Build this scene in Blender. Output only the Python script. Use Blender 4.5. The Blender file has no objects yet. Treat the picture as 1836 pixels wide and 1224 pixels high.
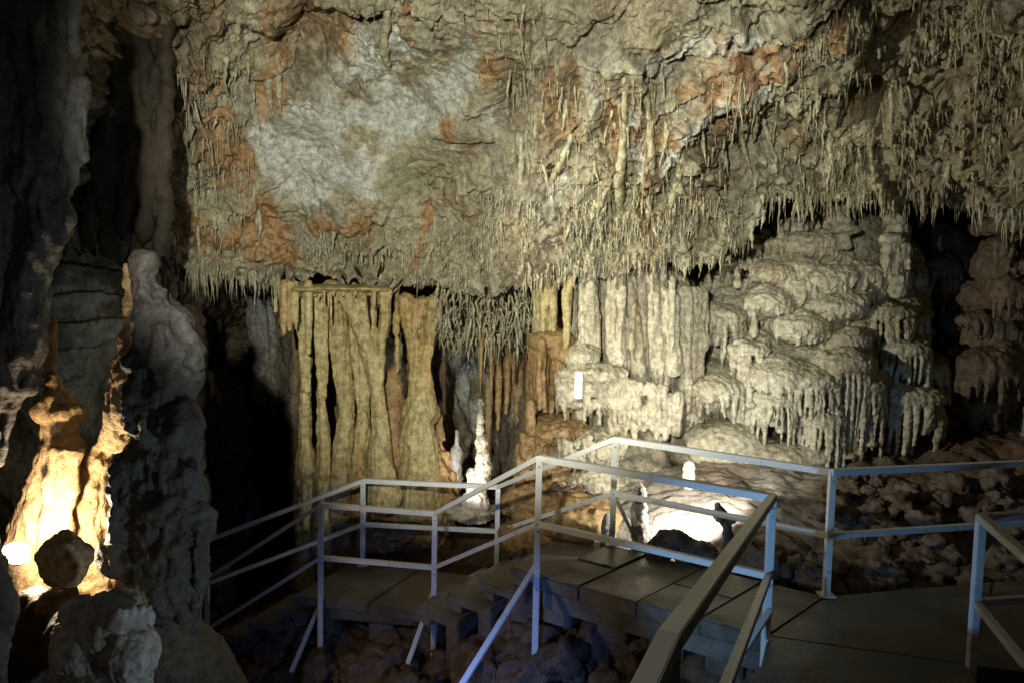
import bpy, math, random
import numpy as np
from mathutils import Matrix, Vector
random.seed(7); rng = np.random.default_rng(7)
S = bpy.context.scene; C = S.collection
# ------------------------------------------------------------------ camera model (photo is 1836 x 1224)
F = 1400.0; EYE = Vector((0, 0, 2.4))
R = (Matrix.Rotation(math.radians(90 - 4.6), 3, 'X') @ Matrix.Rotation(0.02, 3, 'Z'))
RN = np.array(R)
def P(px, py, D):
    d = R @ Vector(((px - 918) / F, -(py - 612) / F, -1)); return EYE + d * (D / d.y)
def PN(px, py, D):
    v = np.stack([(px - 918) / F, -(py - 612) / F, -np.ones_like(px)], -1) @ RN.T
    return np.array(EYE) + v * (D / v[..., 1])[..., None]
def G(px, py, z):
    d = R @ Vector(((px - 918) / F, -(py - 612) / F, -1)); return EYE + d * ((z - EYE.z) / d.z)
cam = bpy.data.objects.new('camera', bpy.data.cameras.new('camera')); C.objects.link(cam)
cam.matrix_world = Matrix.Translation(EYE) @ R.to_4x4()
cam.data.sensor_width = 36; cam.data.lens = 36 * F / 1836; cam.data.clip_end = 200; cam.data.clip_start = 0.05
S.camera = cam
# ------------------------------------------------------------------ noise
_p = rng.permutation(256); _p = np.concatenate([_p, _p, _p])
_g = rng.normal(size=(256, 3)); _g /= np.linalg.norm(_g, axis=1)[:, None]
def perlin(q):
    i = np.floor(q).astype(np.int64); f = q - i; i &= 255
    u = f * f * f * (f * (f * 6 - 15) + 10); r = 0
    for dx in (0, 1):
        wx = u[:, 0] if dx else 1 - u[:, 0]
        for dy in (0, 1):
            wy = u[:, 1] if dy else 1 - u[:, 1]
            for dz in (0, 1):
                wz = u[:, 2] if dz else 1 - u[:, 2]
                h = _p[_p[_p[i[:, 0] + dx] + i[:, 1] + dy] + i[:, 2] + dz]
                g = _g[h]
                r = r + wx * wy * wz * (g[:, 0] * (f[:, 0] - dx) + g[:, 1] * (f[:, 1] - dy) + g[:, 2] * (f[:, 2] - dz))
    return r * 1.6
def fbm(q, f, o=4, s=(1, 1, 1), gain=.5):
    q = q * (np.array(s) * f) + 37.3; a = 1; r = 0
    for k in range(o): r = r + a * perlin(q); q = q * 2.03 + 11.7; a *= gain
    return r
def ridge(q, f, o=3, s=(1, 1, 1)):
    q = q * (np.array(s) * f) + 91.1; a = 1; r = 0
    for k in range(o): r = r + a * (1 - 2 * np.abs(perlin(q))); q = q * 2.1 + 5.1; a *= .5
    return r
def worley(q, f, s=(1, 1, 1)):
    q = q * (np.array(s) * f) + 53.7; b = np.floor(q).astype(np.int64); n = len(q)
    f1 = np.full(n, 9.); f2 = np.full(n, 9.); fac = np.zeros(n)
    for dx in (-1, 0, 1):
        for dy in (-1, 0, 1):
            for dz in (-1, 0, 1):
                c = b + (dx, dy, dz); h = _p[_p[_p[c[:, 0] & 255] + (c[:, 1] & 255)] + (c[:, 2] & 255)]
                off = q - (c + .5 + _g[h] * .45); dd = np.sqrt((off ** 2).sum(-1)); new = dd < f1
                f2 = np.where(new, f1, np.minimum(f2, dd)); f1 = np.where(new, dd, f1); fac = np.where(new, (off * _g[(h + 77) & 255]).sum(-1), fac)
    return f1, f2 - f1, fac
def tps(pts):
    pts = np.array(pts, float); X = pts[:, :2] ; v = pts[:, 2]; n = len(X)
    sc = np.abs(X).max(); X = X / sc
    def U(r2): return r2 * np.log(r2 + 1e-9)
    K = U(((X[:, None] - X[None]) ** 2).sum(-1)) + np.eye(n) * 2e-3
    A = np.zeros((n + 3, n + 3)); A[:n, :n] = K; A[:n, n] = 1; A[:n, n + 1:] = X; A[n, :n] = 1; A[n + 1:, :n] = X.T
    w = np.linalg.solve(A, np.concatenate([v, [0, 0, 0]]))
    def f(x, y):
        sh = np.shape(x); q = np.stack([np.ravel(x), np.ravel(y)], -1) / sc; out = np.zeros(len(q))
        for i in range(n): out += w[i] * U(((q - X[i]) ** 2).sum(-1))
        return (out + w[n] + q @ w[n + 1:]).reshape(sh)
    return f
# ------------------------------------------------------------------ meshes
def mesh_np(name, V, Fq, mat, parent=None, smooth=True):
    me = bpy.data.meshes.new(name); V = np.asarray(V, np.float32); Fq = np.asarray(Fq, np.int32)
    k = Fq.shape[1]
    me.vertices.add(len(V)); me.vertices.foreach_set('co', V.ravel())
    me.loops.add(Fq.size); me.loops.foreach_set('vertex_index', Fq.ravel())
    me.polygons.add(len(Fq)); me.polygons.foreach_set('loop_start', np.arange(0, Fq.size, k, dtype=np.int32))
    me.update(calc_edges=True); me.validate()
    me.polygons.foreach_set('use_smooth', np.full(len(me.polygons), smooth))
    if mat: me.materials.append(mat)
    o = bpy.data.objects.new(name, me); C.objects.link(o)
    if parent: o.parent = parent
    return o
def gridf(nr, nc):
    a = np.arange(nr * nc).reshape(nr, nc)
    return np.stack([a[:-1, :-1], a[1:, :-1], a[1:, 1:], a[:-1, 1:]], -1).reshape(-1, 4)
def gnormals(X):
    du = np.gradient(X, axis=1); dv = np.gradient(X, axis=0); n = np.cross(du, dv)
    n /= np.linalg.norm(n, axis=-1)[..., None] + 1e-9
    return n
def attr(o, name, a):
    at = o.data.attributes.new(name, 'FLOAT', 'POINT'); at.data.foreach_set('value', np.asarray(a, np.float32).ravel())
def tag(o, label=None, cat=None, group=None, kind=None):
    if label: o['label'] = label
    if cat: o['category'] = cat
    if group: o['group'] = group
    if kind: o['kind'] = kind
    return o
def empty(name, loc, label, cat, group=None):
    o = bpy.data.objects.new(name, None); C.objects.link(o); o.location = loc; o.empty_display_size = .1
    return tag(o, label, cat, group)
bpy.context.view_layer.update()
def adopt(o, parent):           # parent keeping the world place (parents only translate)
    o.parent = parent; o.location = -parent.location; return o
# primitives for organic bodies: lists of (verts, quads)
def tube(pts, rad, seg=10, flat=1.0):
    pts = [Vector(p) for p in pts]; n = len(pts)
    # catmull subdivision
    Q = []; Rr = []
    for i in range(n - 1):
        p0, p1, p2, p3 = pts[max(i - 1, 0)], pts[i], pts[i + 1], pts[min(i + 2, n - 1)]
        m = 4 if n > 2 else 3
        for j in range(m):
            t = j / m
            Q.append(0.5 * ((2 * p1) + (p2 - p0) * t + (2 * p0 - 5 * p1 + 4 * p2 - p3) * t * t + (3 * p1 - p0 - 3 * p2 + p3) * t ** 3))
            s = t * t * (3 - 2 * t); Rr.append(rad[i] * (1 - s) + rad[i + 1] * s)
    Q.append(pts[-1]); Rr.append(rad[-1])
    d0 = (Q[1] - Q[0]).normalized(); d1 = (Q[-1] - Q[-2]).normalized()
    Q = [Q[0] - d0 * Rr[0] * .9, Q[0] - d0 * Rr[0] * .5] + Q + [Q[-1] + d1 * Rr[-1] * .5, Q[-1] + d1 * Rr[-1] * .9]
    Rr = [Rr[0] * .2, Rr[0] * .8] + Rr + [Rr[-1] * .8, Rr[-1] * .2]
    V = []; 
    for i, (q, r) in enumerate(zip(Q, Rr)):
        t = (Q[min(i + 1, len(Q) - 1)] - Q[max(i - 1, 0)]).normalized()
        a = Vector((1, 0, 0)) - t * t.x
        if a.length < .3: a = Vector((0, 0, 1)) - t * t.z
        a.normalize(); b = t.cross(a)
        for k in range(seg):
            th = 2 * math.pi * k / seg; V.append(q + a * (math.cos(th) * r) + b * (math.sin(th) * r * flat))
    V = np.array([tuple(v) for v in V]); m = len(Q); Fq = []
    for i in range(m - 1):
        for k in range(seg): Fq.append((i * seg + k, i * seg + (k + 1) % seg, (i + 1) * seg + (k + 1) % seg, (i + 1) * seg + k))
    V = np.concatenate([V, [tuple(Q[0])], [tuple(Q[-1])]]); c0 = m * seg; c1 = c0 + 1
    for k in range(0, seg):
        k2 = (k + 1) % seg
        Fq.append((c0, c0, k2, k)); Fq.append((c1, c1, (m - 1) * seg + k, (m - 1) * seg + k2))
    return V, np.array(Fq)
def ell(c, r, n=12):
    V = []; Fq = []
    for i in range(n + 1):
        ph = math.pi * (i + .002) / (n + .004)
        for k in range(2 * n):
            th = math.pi * k / n; V.append((c[0] + r[0] * math.sin(ph) * math.cos(th), c[1] + r[1] * math.sin(ph) * math.sin(th), c[2] + r[2] * math.cos(ph)))
    for i in range(n):
        for k in range(2 * n):
            k2 = (k + 1) % (2 * n); Fq.append((i * 2 * n + k, i * 2 * n + k2, (i + 1) * 2 * n + k2, (i + 1) * 2 * n + k))
    return np.array(V), np.array(Fq)
def T(pts, D, seg=10, flat=1.0):            # (px, py, radius_px[, depth])
    Q = []; r = []
    for p in pts:
        d = p[3] if len(p) > 3 else D
        Q.append(P(p[0], p[1], d)); r.append(p[2] * d / F)
    return tube(Q, r, seg, flat)
def E(px, py, D, rx, rz, ry):                # radii: rx, rz in px, ry in metres
    return ell(P(px, py, D), (rx * D / F, ry, rz * D / F))
def merge(prims):
    V = []; Fs = []; o = 0
    for v, f in prims: V.append(v); Fs.append(f + o); o += len(v)
    return np.concatenate(V), np.concatenate(Fs)
def raw_mesh(name, V, Fq):
    faces = [tuple(dict.fromkeys(int(i) for i in f)) for f in Fq]
    me = bpy.data.meshes.new(name); me.from_pydata([tuple(v) for v in V], [], [f for f in faces if len(f) > 2]); me.update(); return me
def blob(name, prims, voxel, mat, parent=None, sm=2, flute=0.0, ff=9, fz=.12, bump=.01, bf=9, terr=0.0, tf=6, world=None):
    V, Fq = merge(prims); me = raw_mesh('tmp', V, Fq); o = bpy.data.objects.new('tmp', me); C.objects.link(o)
    m = o.modifiers.new('r', 'REMESH'); m.mode = 'VOXEL'; m.voxel_size = voxel; m.adaptivity = 0
    if sm: s = o.modifiers.new('s', 'SMOOTH'); s.iterations = sm; s.factor = .6
    dg = bpy.context.evaluated_depsgraph_get(); dg.update()
    me2 = bpy.data.meshes.new_from_object(o.evaluated_get(dg)); bpy.data.objects.remove(o); me2.name = name
    n = len(me2.vertices); co = np.empty(n * 3, np.float32); me2.vertices.foreach_get('co', co); co = co.reshape(-1, 3).astype(float)
    nn = np.empty(n * 3, np.float32); me2.vertex_normals.foreach_get('vector', nn); nn = nn.reshape(-1, 3)
    d = fbm(co, bf, 4) * bump
    if flute: d += (ridge(co + fbm(co, 2, 2)[:, None] * .05, ff, 2, (1, 1, fz)) - .3) * flute
    if terr:                                   # flowstone ripples: little overhanging steps
        w = co[:, 2] * tf + fbm(co, 1.7, 3) * 1.6; s_ = w - np.floor(w); d += terr * ((1 - s_) ** 2 - .4)
    co += nn * d[:, None]
    me2.vertices.foreach_set('co', co.astype(np.float32).ravel()); me2.update()
    me2.polygons.foreach_set('use_smooth', np.full(len(me2.polygons), True))
    me2.materials.clear(); me2.materials.append(mat)
    ob = bpy.data.objects.new(name, me2); C.objects.link(ob)
    if parent: adopt(ob, parent)
    return ob
# ------------------------------------------------------------------ materials
def nodes(name):
    m = bpy.data.materials.new(name); m.use_nodes = True; nt = m.node_tree; nt.nodes.clear()
    out = nt.nodes.new('ShaderNodeOutputMaterial'); b = nt.nodes.new('ShaderNodeBsdfPrincipled'); nt.links.new(b.outputs[0], out.inputs[0])
    return m, nt, b
def N(nt, t, **kw):
    n = nt.nodes.new(t)
    for k, v in kw.items():
        if k in n.inputs: n.inputs[k].default_value = v
        else: setattr(n, k, v)
    return n
def mixc(nt, fac, a, b, mode='MIX'):
    n = nt.nodes.new('ShaderNodeMix'); n.data_type = 'RGBA'; n.blend_type = mode
    for idx, v in ((0, fac), (6, a), (7, b)):
        if isinstance(v, bpy.types.NodeSocket): nt.links.new(v, n.inputs[idx])
        else: n.inputs[idx].default_value = v if idx == 0 else (*v, 1)
    return n.outputs[2]
def ramp(nt, src, lo, hi):
    n = nt.nodes.new('ShaderNodeMapRange'); n.inputs[1].default_value = lo; n.inputs[2].default_value = hi; nt.links.new(src, n.inputs[0]); return n.outputs[0]
def tex(nt, scale, detail=6, stretch=(1, 1, 1), rough=.6, dist=0.0, off=0):
    g = nt.nodes.new('ShaderNodeNewGeometry'); mp = nt.nodes.new('ShaderNodeMapping'); mp.inputs['Scale'].default_value = stretch; mp.inputs['Location'].default_value = (off, off * .7, off * .3)
    nt.links.new(g.outputs['Position'], mp.inputs['Vector'])
    n = N(nt, 'ShaderNodeTexNoise', Scale=scale, Detail=detail, Roughness=rough, Distortion=dist); nt.links.new(mp.outputs[0], n.inputs['Vector']); return n.outputs['Fac']
def rock(name, a, b, c, crack=0.5, bump=.4, greyc=(.64, .67, .60), rough=.62, streak=(1, 1, .18), spec=.35, masks=False, fs=16):
    m, nt, bs = nodes(name)
    col = mixc(nt, ramp(nt, tex(nt, 1.3, 7, dist=.6), .45, .56), a, b)
    col = mixc(nt, ramp(nt, tex(nt, 3.2, 6, streak, off=9), .52, .68), col, c)
    if masks:
        for an, colr, amt in (('grey', greyc, 1.0), ('green', (.27, .28, .13), .8), ('rust', (.40, .19, .045), .95), ('dirt_shade', (.11, .07, .03), .95)):  # last mask: brown stone together with painted shade
            at = nt.nodes.new('ShaderNodeAttribute'); at.attribute_name = an
            mm = nt.nodes.new('ShaderNodeMath'); mm.operation = 'MULTIPLY'; nt.links.new(at.outputs['Fac'], mm.inputs[0]); mm.inputs[1].default_value = amt
            col = mixc(nt, mm.outputs[0], col, colr)
    sp2 = tex(nt, 46, 5, off=13, rough=.7); col = mixc(nt, ramp(nt, sp2, .45, .75), col, mixc(nt, .6, col, (.03, .022, .012))); sp = tex(nt, 14, 8, off=3, rough=.75); col = mixc(nt, ramp(nt, sp, .36, .62), mixc(nt, .6, col, (.03, .02, .01)), mixc(nt, .18, col, tuple(min(.85, x * 1.5 + .35 * sum(a) / 3) for x in a)))
    cr = N(nt, 'ShaderNodeTexVoronoi', feature='DISTANCE_TO_EDGE', Scale=2.3)
    g = nt.nodes.new('ShaderNodeNewGeometry'); wv = N(nt, 'ShaderNodeTexNoise', Scale=2.5, Detail=6.0)
    nt.links.new(g.outputs['Position'], wv.inputs['Vector'])
    va = N(nt, 'ShaderNodeVectorMath', operation='MULTIPLY_ADD'); nt.links.new(wv.outputs['Color'], va.inputs[0]); va.inputs[1].default_value = (1, 1, 1); nt.links.new(g.outputs['Position'], va.inputs[2])
    nt.links.new(va.outputs[0], cr.inputs['Vector']); crk = ramp(nt, cr.outputs['Distance'], 0, .03)
    if crack > 0:
        inv = N(nt, 'ShaderNodeMath', operation='SUBTRACT'); inv.inputs[0].default_value = 1; nt.links.new(crk, inv.inputs[1])
        mu = N(nt, 'ShaderNodeMath', operation='MULTIPLY'); nt.links.new(inv.outputs[0], mu.inputs[0]); mu.inputs[1].default_value = crack * .6
        col = mixc(nt, mu.outputs[0], col, (.05, .04, .03))
    nt.links.new(col, bs.inputs['Base Color']); bs.inputs['Roughness'].default_value = rough - .06; bs.inputs['Specular IOR Level'].default_value = spec
    b1 = N(nt, 'ShaderNodeBump', Strength=min(1, bump * 1.5), Distance=.035)
    if masks:
        ag = nt.nodes.new('ShaderNodeAttribute'); ag.attribute_name = 'grey'; mr = nt.nodes.new('ShaderNodeMapRange'); nt.links.new(ag.outputs['Fac'], mr.inputs[0]); mr.inputs[3].default_value = min(1, bump * 1.5); mr.inputs[4].default_value = .22; nt.links.new(mr.outputs[0], b1.inputs['Strength']); nt.links.new(tex(nt, fs, 9, (1, 1, .6), .65, off=5), b1.inputs['Height'])
    b2 = N(nt, 'ShaderNodeBump', Strength=min(1, bump * 1.4), Distance=.014); nt.links.new(tex(nt, fs * 4.5, 5, off=1), b2.inputs['Height']); nt.links.new(b1.outputs[0], b2.inputs['Normal'])
    nt.links.new(b2.outputs[0], bs.inputs['Normal']); return m
def plain(name, col, rough=.5, metal=0, emit=0, ecol=None, bump=0, wear=None):
    m, nt, bs = nodes(name); bs.inputs['Roughness'].default_value = rough; bs.inputs['Metallic'].default_value = metal
    if wear:
        c = mixc(nt, ramp(nt, tex(nt, 9, 9, rough=.75), .56, .68), col, wear); c = mixc(nt, ramp(nt, tex(nt, 60, 4, off=4), .66, .72), c, (.16, .13, .1)); nt.links.new(c, bs.inputs['Base Color'])
    else: bs.inputs['Base Color'].default_value = (*col, 1)
    if emit: bs.inputs['Emission Color'].default_value = (*(ecol or col), 1); bs.inputs['Emission Strength'].default_value = emit
    if bump: b = N(nt, 'ShaderNodeBump', Strength=bump, Distance=.004); nt.links.new(tex(nt, 40, 6), b.inputs['Height']); nt.links.new(b.outputs[0], bs.inputs['Normal'])
    return m
M_wall = rock('cave_wall_rock', (.45, .41, .26), (.36, .34, .24), (.26, .17, .08), masks=True, bump=.5)
M_back = rock('back_wall_rock', (.33, .30, .19), (.25, .22, .15), (.18, .13, .08), masks=True, bump=.5)
M_straw = rock('straw_stone', (.47, .44, .27), (.39, .37, .25), (.29, .23, .12), crack=0, bump=.25)
M_col = rock('column_stone', (.52, .43, .19), (.44, .34, .13), (.46, .26, .08), crack=.0, bump=.22, streak=(1, 1, .12))
M_ochre = rock('ochre_flowstone', (.38, .25, .10), (.30, .17, .06), (.42, .33, .17), crack=.1, bump=.4)
M_mound = rock('pale_flowstone', (.57, .52, .36), (.50, .44, .28), (.42, .33, .18), crack=0, bump=.4, fs=26)
M_brown = rock('shaded_brown_flowstone', (.15, .105, .065), (.11, .075, .045), (.18, .14, .09), crack=0, bump=.5)  # colour lowered to stand in for shade at the far right
M_bark = rock('shade_curtain_stone', (.20, .15, .08), (.15, .10, .05), (.22, .15, .07), crack=0, bump=.4)  # darkened so the gaps between the columns look shadowed
M_hollow = rock('hollow_shade_stone', (.13, .08, .05), (.10, .06, .04), (.09, .08, .07), crack=.2, bump=.8)  # darkened stone that puts the hollow's shade into the colour
M_shade_brown = rock('painted_shade_stone', (.06, .05, .035), (.04, .032, .022), (.075, .055, .03), crack=.2, bump=.7)  # near black in place of missing shade on the upper left drapery
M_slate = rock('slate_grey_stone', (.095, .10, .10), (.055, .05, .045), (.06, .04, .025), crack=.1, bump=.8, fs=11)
M_white = rock('white_calcite', (.66, .62, .52), (.58, .50, .38), (.50, .42, .28), crack=0, bump=.5)
M_grey = rock('grey_stone', (.34, .34, .32), (.27, .27, .25), (.20, .15, .10), crack=.1, bump=.8, fs=11)
M_warm = rock('warm_stone', (.58, .38, .19), (.50, .30, .13), (.32, .17, .07), crack=.1, bump=.7)
M_floor = rock('cave_floor_clay', (.145, .10, .065), (.105, .07, .045), (.18, .145, .10), crack=.1, bump=.8, masks=True, greyc=(.52, .47, .38), fs=20)
M_rubble = rock('rubble_stone', (.15, .11, .08), (.11, .08, .055), (.19, .15, .11), crack=.1, bump=.7)
M_dark = rock('dark_stone', (.11, .09, .07), (.08, .06, .05), (.13, .095, .06), crack=.2, bump=.7)
M_paint = plain('rail_paint', (.60, .62, .60), .36, 0, bump=.25, wear=(.40, .39, .34))
M_lamp = plain('lamp_housing', (.55, .55, .52), .5)
M_cable = plain('cable_sheath', (.25, .25, .25), .6)
def concrete():
    m, nt, bs = nodes('walkway_concrete')
    c = mixc(nt, ramp(nt, tex(nt, 2.2, 8, dist=.4), .35, .7), (.11, .10, .085), (.20, .185, .15)); c = mixc(nt, ramp(nt, tex(nt, 30, 6, off=2), .55, .8), c, (.06, .05, .04))
    nt.links.new(c, bs.inputs['Base Color']); rr_ = nt.nodes.new('ShaderNodeMapRange'); nt.links.new(tex(nt, 1.4, 6, off=8), rr_.inputs[0]); rr_.inputs[1].default_value = .4; rr_.inputs[2].default_value = .6; rr_.inputs[3].default_value = .28; rr_.inputs[4].default_value = .75; nt.links.new(rr_.outputs[0], bs.inputs['Roughness'])
    c2 = mixc(nt, ramp(nt, tex(nt, 1.4, 6, off=8), .6, .4), c, mixc(nt, .5, c, (.02, .018, .015))); nt.links.new(c2, bs.inputs['Base Color'])
    b = N(nt, 'ShaderNodeBump', Strength=.5, Distance=.01); nt.links.new(tex(nt, 18, 9), b.inputs['Height']); nt.links.new(b.outputs[0], bs.inputs['Normal']); return m
M_conc = concrete()
# ------------------------------------------------------------------ the ceiling sheet
lipx = [-700, 0, 150, 300, 340, 400, 470, 505, 530, 600, 690, 715, 800, 870, 960, 1050, 1100, 1180, 1240, 1320, 1345, 1400, 1480, 1560, 1640, 1700, 1836, 2500]
lipy = [430, 430, 440, 460, 482, 492, 502, 508, 494, 490, 492, 507, 512, 535, 492, 482, 492, 458, 470, 440, 350, 345, 350, 330, 335, 352, 380, 420]
cD = tps([(-700, -700, 3.5), (-700, 0, 4.2), (-700, 430, 4.6), (0, -700, 3.6), (900, -700, 4), (1836, -700, 3.8), (2500, -700, 3.2), (2500, 0, 4.5), (2500, 420, 6),
          (0, 0, 6.0), (0, 430, 7.2), (150, 0, 6.2), (150, 300, 7.0), (150, 440, 7.4), (330, 300, 8.1), (330, 0, 7.0), (330, 480, 8.7), (430, 495, 8.9), (520, 510, 9.1),
          (600, 300, 8.7), (600, 0, 7.4), (700, 500, 9.4), (830, 520, 9.1), (800, 300, 8.4), (900, 0, 7.1), (960, 490, 8.8), (1000, 300, 8.0), (1100, 490, 8.5),
          (1200, 460, 8.4), (1200, 300, 7.8), (1200, 0, 6.7), (1330, 430, 8.7), (1400, 345, 8.9), (1500, 345, 9.0), (1500, 200, 8.1), (1500, 0, 6.6), (1640, 335, 9), (1836, 370, 8.3), (1836, 200, 7.2), (1836, 0, 6)])
def gauss(px, py, L):
    m = 0
    for (x, y, sx, sy, a, *r) in L:
        th = math.radians(r[0]) if r else 0; dx = px - x; dy = py - y
        u = dx * math.cos(th) + dy * math.sin(th); v = -dx * math.sin(th) + dy * math.cos(th)
        m = np.maximum(m, a * np.exp(-(u / sx) ** 4 - (v / sy) ** 4))
    return m
GREY = [(1250, 190, 150, 26, 1, -33), (1180, 270, 90, 24, .9, -40), (1300, 60, 60, 30, .7, -33), (600, 245, 150, 80, 1.3), (480, 100, 50, 50, .5), (1150, 250, 60, 100, .5), (560, 330, 90, 30, .7), (740, 130, 70, 90, .8), (850, 120, 45, 130, .6, 25), (850, 250, 90, 60, .6), (630, 110, 70, 70, .6), (1080, 120, 90, 90, .4), (1230, 210, 90, 40, .9, -40), (1000, 320, 110, 30, .7, -25), (1390, 150, 40, 30, .8), (1330, 40, 120, 40, .5), (1190, 110, 60, 30, .7, -30), (1540, 90, 60, 40, .4)]
GREEN = [(740, 290, 60, 60, .8), (380, 100, 60, 90, .5), (480, 30, 70, 50, .6), (900, 150, 60, 60, .4), (1600, 150, 250, 160, .45), (760, 330, 80, 40, .5)]
RUST = [(400, 260, 30, 120, .8, -10), (450, 420, 70, 30, .8), (900, 90, 30, 60, .6), (1160, 350, 14, 110, .8), (1095, 250, 14, 90, .7), (430, 340, 45, 90, 1, -18), (490, 150, 28, 60, .9), (320, 180, 40, 90, .5), (540, 60, 70, 50, .75), (1005, 180, 32, 55, .85), (765, 430, 8, 40, 1), (1400, 60, 130, 28, .9, -33), (1250, 170, 110, 22, .75, -33), (1545, 160, 30, 40, .8), (460, 450, 40, 25, .7), (750, 40, 25, 40, .6), (600, 390, 60, 15, .5), (1330, 200, 60, 20, .6, -33), (820, 250, 25, 30, .5), (1100, 420, 10, 60, .6), (1150, 340, 8, 60, .7), (330, 420, 60, 50, .45), (1740, 200, 60, 40, .4)]
DIRT_SHADE = [(540, 40, 80, 55, .9), (340, 110, 40, 130, .9), (950, 200, 45, 180, .8), (1280, 290, 60, 50, .6), (1520, 240, 130, 40, .5), (120, 150, 195, 440, 1.6), (560, 70, 50, 60, 1), (630, 30, 40, 25, 1), (930, 120, 30, 130, 1), (1000, 180, 50, 70, .6), (1160, 300, 30, 130, .6), (1080, 60, 60, 60, .5), (1560, 140, 40, 50, 1), (1400, 70, 130, 30, .5, -33), (330, 150, 50, 200, .8), (900, 300, 20, 60, .7), (1750, 120, 90, 140, .5), (440, 200, 30, 80, .5), (1700, 330, 150, 40, .7)]  # brown stone patches; the far left one paints shade onto the ceiling
SMOOTH = [(610, 250, 190, 105, 1.2), (840, 130, 60, 150, 1, 25), (850, 280, 100, 60, .9), (1230, 210, 110, 50, .7, -40), (640, 110, 80, 80, .6), (740, 150, 80, 90, .8)]
STRAWY = [(1600, 170, 270, 170, 1), (960, 180, 70, 190, .7), (1000, 430, 260, 60, .9), (400, 250, 70, 200, .5), (1500, 300, 200, 60, 1)]
nc = 1000; nr = 380; ne = 30
cx_ = np.concatenate([np.linspace(-700, -40, 60), np.linspace(-37, 1880, 860), np.linspace(1890, 2500, 80)]); nc = len(cx_)
s_ = np.concatenate([np.linspace(0, .52, 60, endpoint=False), np.linspace(.52, 1, 330)])
lip = np.interp(cx_, lipx, lipy) + fbm(np.stack([cx_ * .022, cx_ * 0, cx_ * 0], -1), 1, 4) * 15
PX = np.repeat(cx_[None], len(s_), 0); PY = -700 + (lip[None] + 700) * s_[:, None]
DD = np.clip(cD(PX, PY), 2.5, 10); XY = PN(PX, PY, DD)
last = XY[-1]; rr = np.linspace(.03, 1, ne)[:, None, None]
back = last[None] + np.concatenate([np.zeros((ne, nc, 1)), 4.5 * rr ** 1.3 * np.ones((1, nc, 1)), .35 * np.sin(rr * 3) * np.ones((1, nc, 1)) + .5 * rr * np.ones((1, nc, 1))], -1)
XY = np.concatenate([XY, back]); PXa = np.concatenate([PX, np.repeat(cx_[None], ne, 0)]); PYa = np.concatenate([PY, np.repeat(lip[None], ne, 0)])
nrm = gnormals(XY); q = XY.reshape(-1, 3)
wob = fbm(q, .9, 3)
pw = PXa + wob.reshape(PXa.shape) * 30; ph = PYa + fbm(q + 7, 1.3, 3).reshape(PXa.shape) * 30
sm = gauss(pw, ph, SMOOTH).ravel(); st = gauss(pw, ph, STRAWY).ravel()
d = fbm(q, .55, 3) * .28 + (1 - .75 * sm) * (fbm(q, 2.6, 4) * .10 + ridge(q + wob[:, None] * .1, 3.4, 3, (1, 1, .22)) * .04)
qw = q + np.stack([fbm(q, 2, 2), fbm(q + 9, 2, 2), fbm(q + 5, 2, 2)], -1) * .12
F1, E1, C1 = worley(qw, 1.7, (1, 1, 1.4)); d += (1 - .8 * st) * (C1 * .15 * (1 - .88 * sm) - .045 * np.exp(-(E1 / .05) ** 2) * (1 - .75 * sm))
F2_, E2, C2 = worley(qw, 5.2, (1, 1, 1.3)); d += (1 - .5 * st) * (C2 * .05 * (1 - .85 * sm) - .012 * np.exp(-(E2 / .07) ** 2))
F3, E3, C3 = worley(qw, 7.5, (1, 1, .42)); d += st * (1 - .7 * np.clip(gauss(PXa, PYa, [(1245, 180, 260, 90, 1, -33)]).ravel(), 0, 1)) * (.13 * (.75 - F3)); F4, E4, C4 = worley(qw, 17, (1, 1, .6)); d += (st * .7 + .2 * (1 - sm)) * .04 * (.7 - F4)
d += (1 - .9 * sm) * (fbm(q, 11, 3) * .02)
# bedding plates, tilted up to the right on the right half
ang = np.clip((PXa.ravel() - 900) / 500, 0, 1) * .6
bd = q[:, 2] * np.cos(ang) - q[:, 0] * np.sin(ang); w = bd * 2.1 + fbm(q, .8, 4) * 1.3; fr = w - np.floor(w)
d += (1 - st) * .085 * (fr ** 2 - .3) * (.12 + .88 * (1 - sm))
w2 = bd * 7.5 + fbm(q, 1.5, 3) * 1.2; fr2 = w2 - np.floor(w2); d += .014 * (fr2 ** 3) * (1 - .6 * sm)
bu = (PXa - 1245).ravel() * .84 - (PYa - 180).ravel() * .54; bv = (PXa - 1245).ravel() * .54 + (PYa - 180).ravel() * .84; band = np.exp(-(bv / 105) ** 4 - (bu / 310) ** 6)
bq = np.stack([bu * .0035, bv * .022, bu * 0 + 2.2], -1) + np.stack([fbm(q, 1.4, 3), fbm(q + 3, 1.4, 3), nrm.reshape(-1, 3)[:, 0] * 0], -1) * np.array([.2, .5, 0])
d += band * (.11 * ridge(bq, 1, 3) - .05)
fl1 = gauss(PXa, PYa, [(690, 455, 190, 55, 1), (680, 100, 60, 100, .6), (1130, 300, 110, 180, .9), (380, 280, 70, 200, .8), (930, 200, 60, 190, .6)]).ravel(); d += fl1 * (.075 * ridge(q + wob[:, None] * .06, 5.5, 3, (1, 1, .09)) - .02)
cav = gauss(pw, ph, [(640, 38, 50, 14, .3), (560, 75, 45, 40, .16), (1545, 160, 42, 38, .4), (930, 150, 26, 120, .14), (412, 405, 22, 14, .12), (1240, 125, 40, 18, .15, -30), (820, 395, 60, 20, .08), (480, 190, 25, 40, .08), (1380, 250, 30, 14, .1), (1010, 240, 20, 70, .1), (1700, 350, 60, 18, .15)]).ravel(); d -= cav
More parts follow.
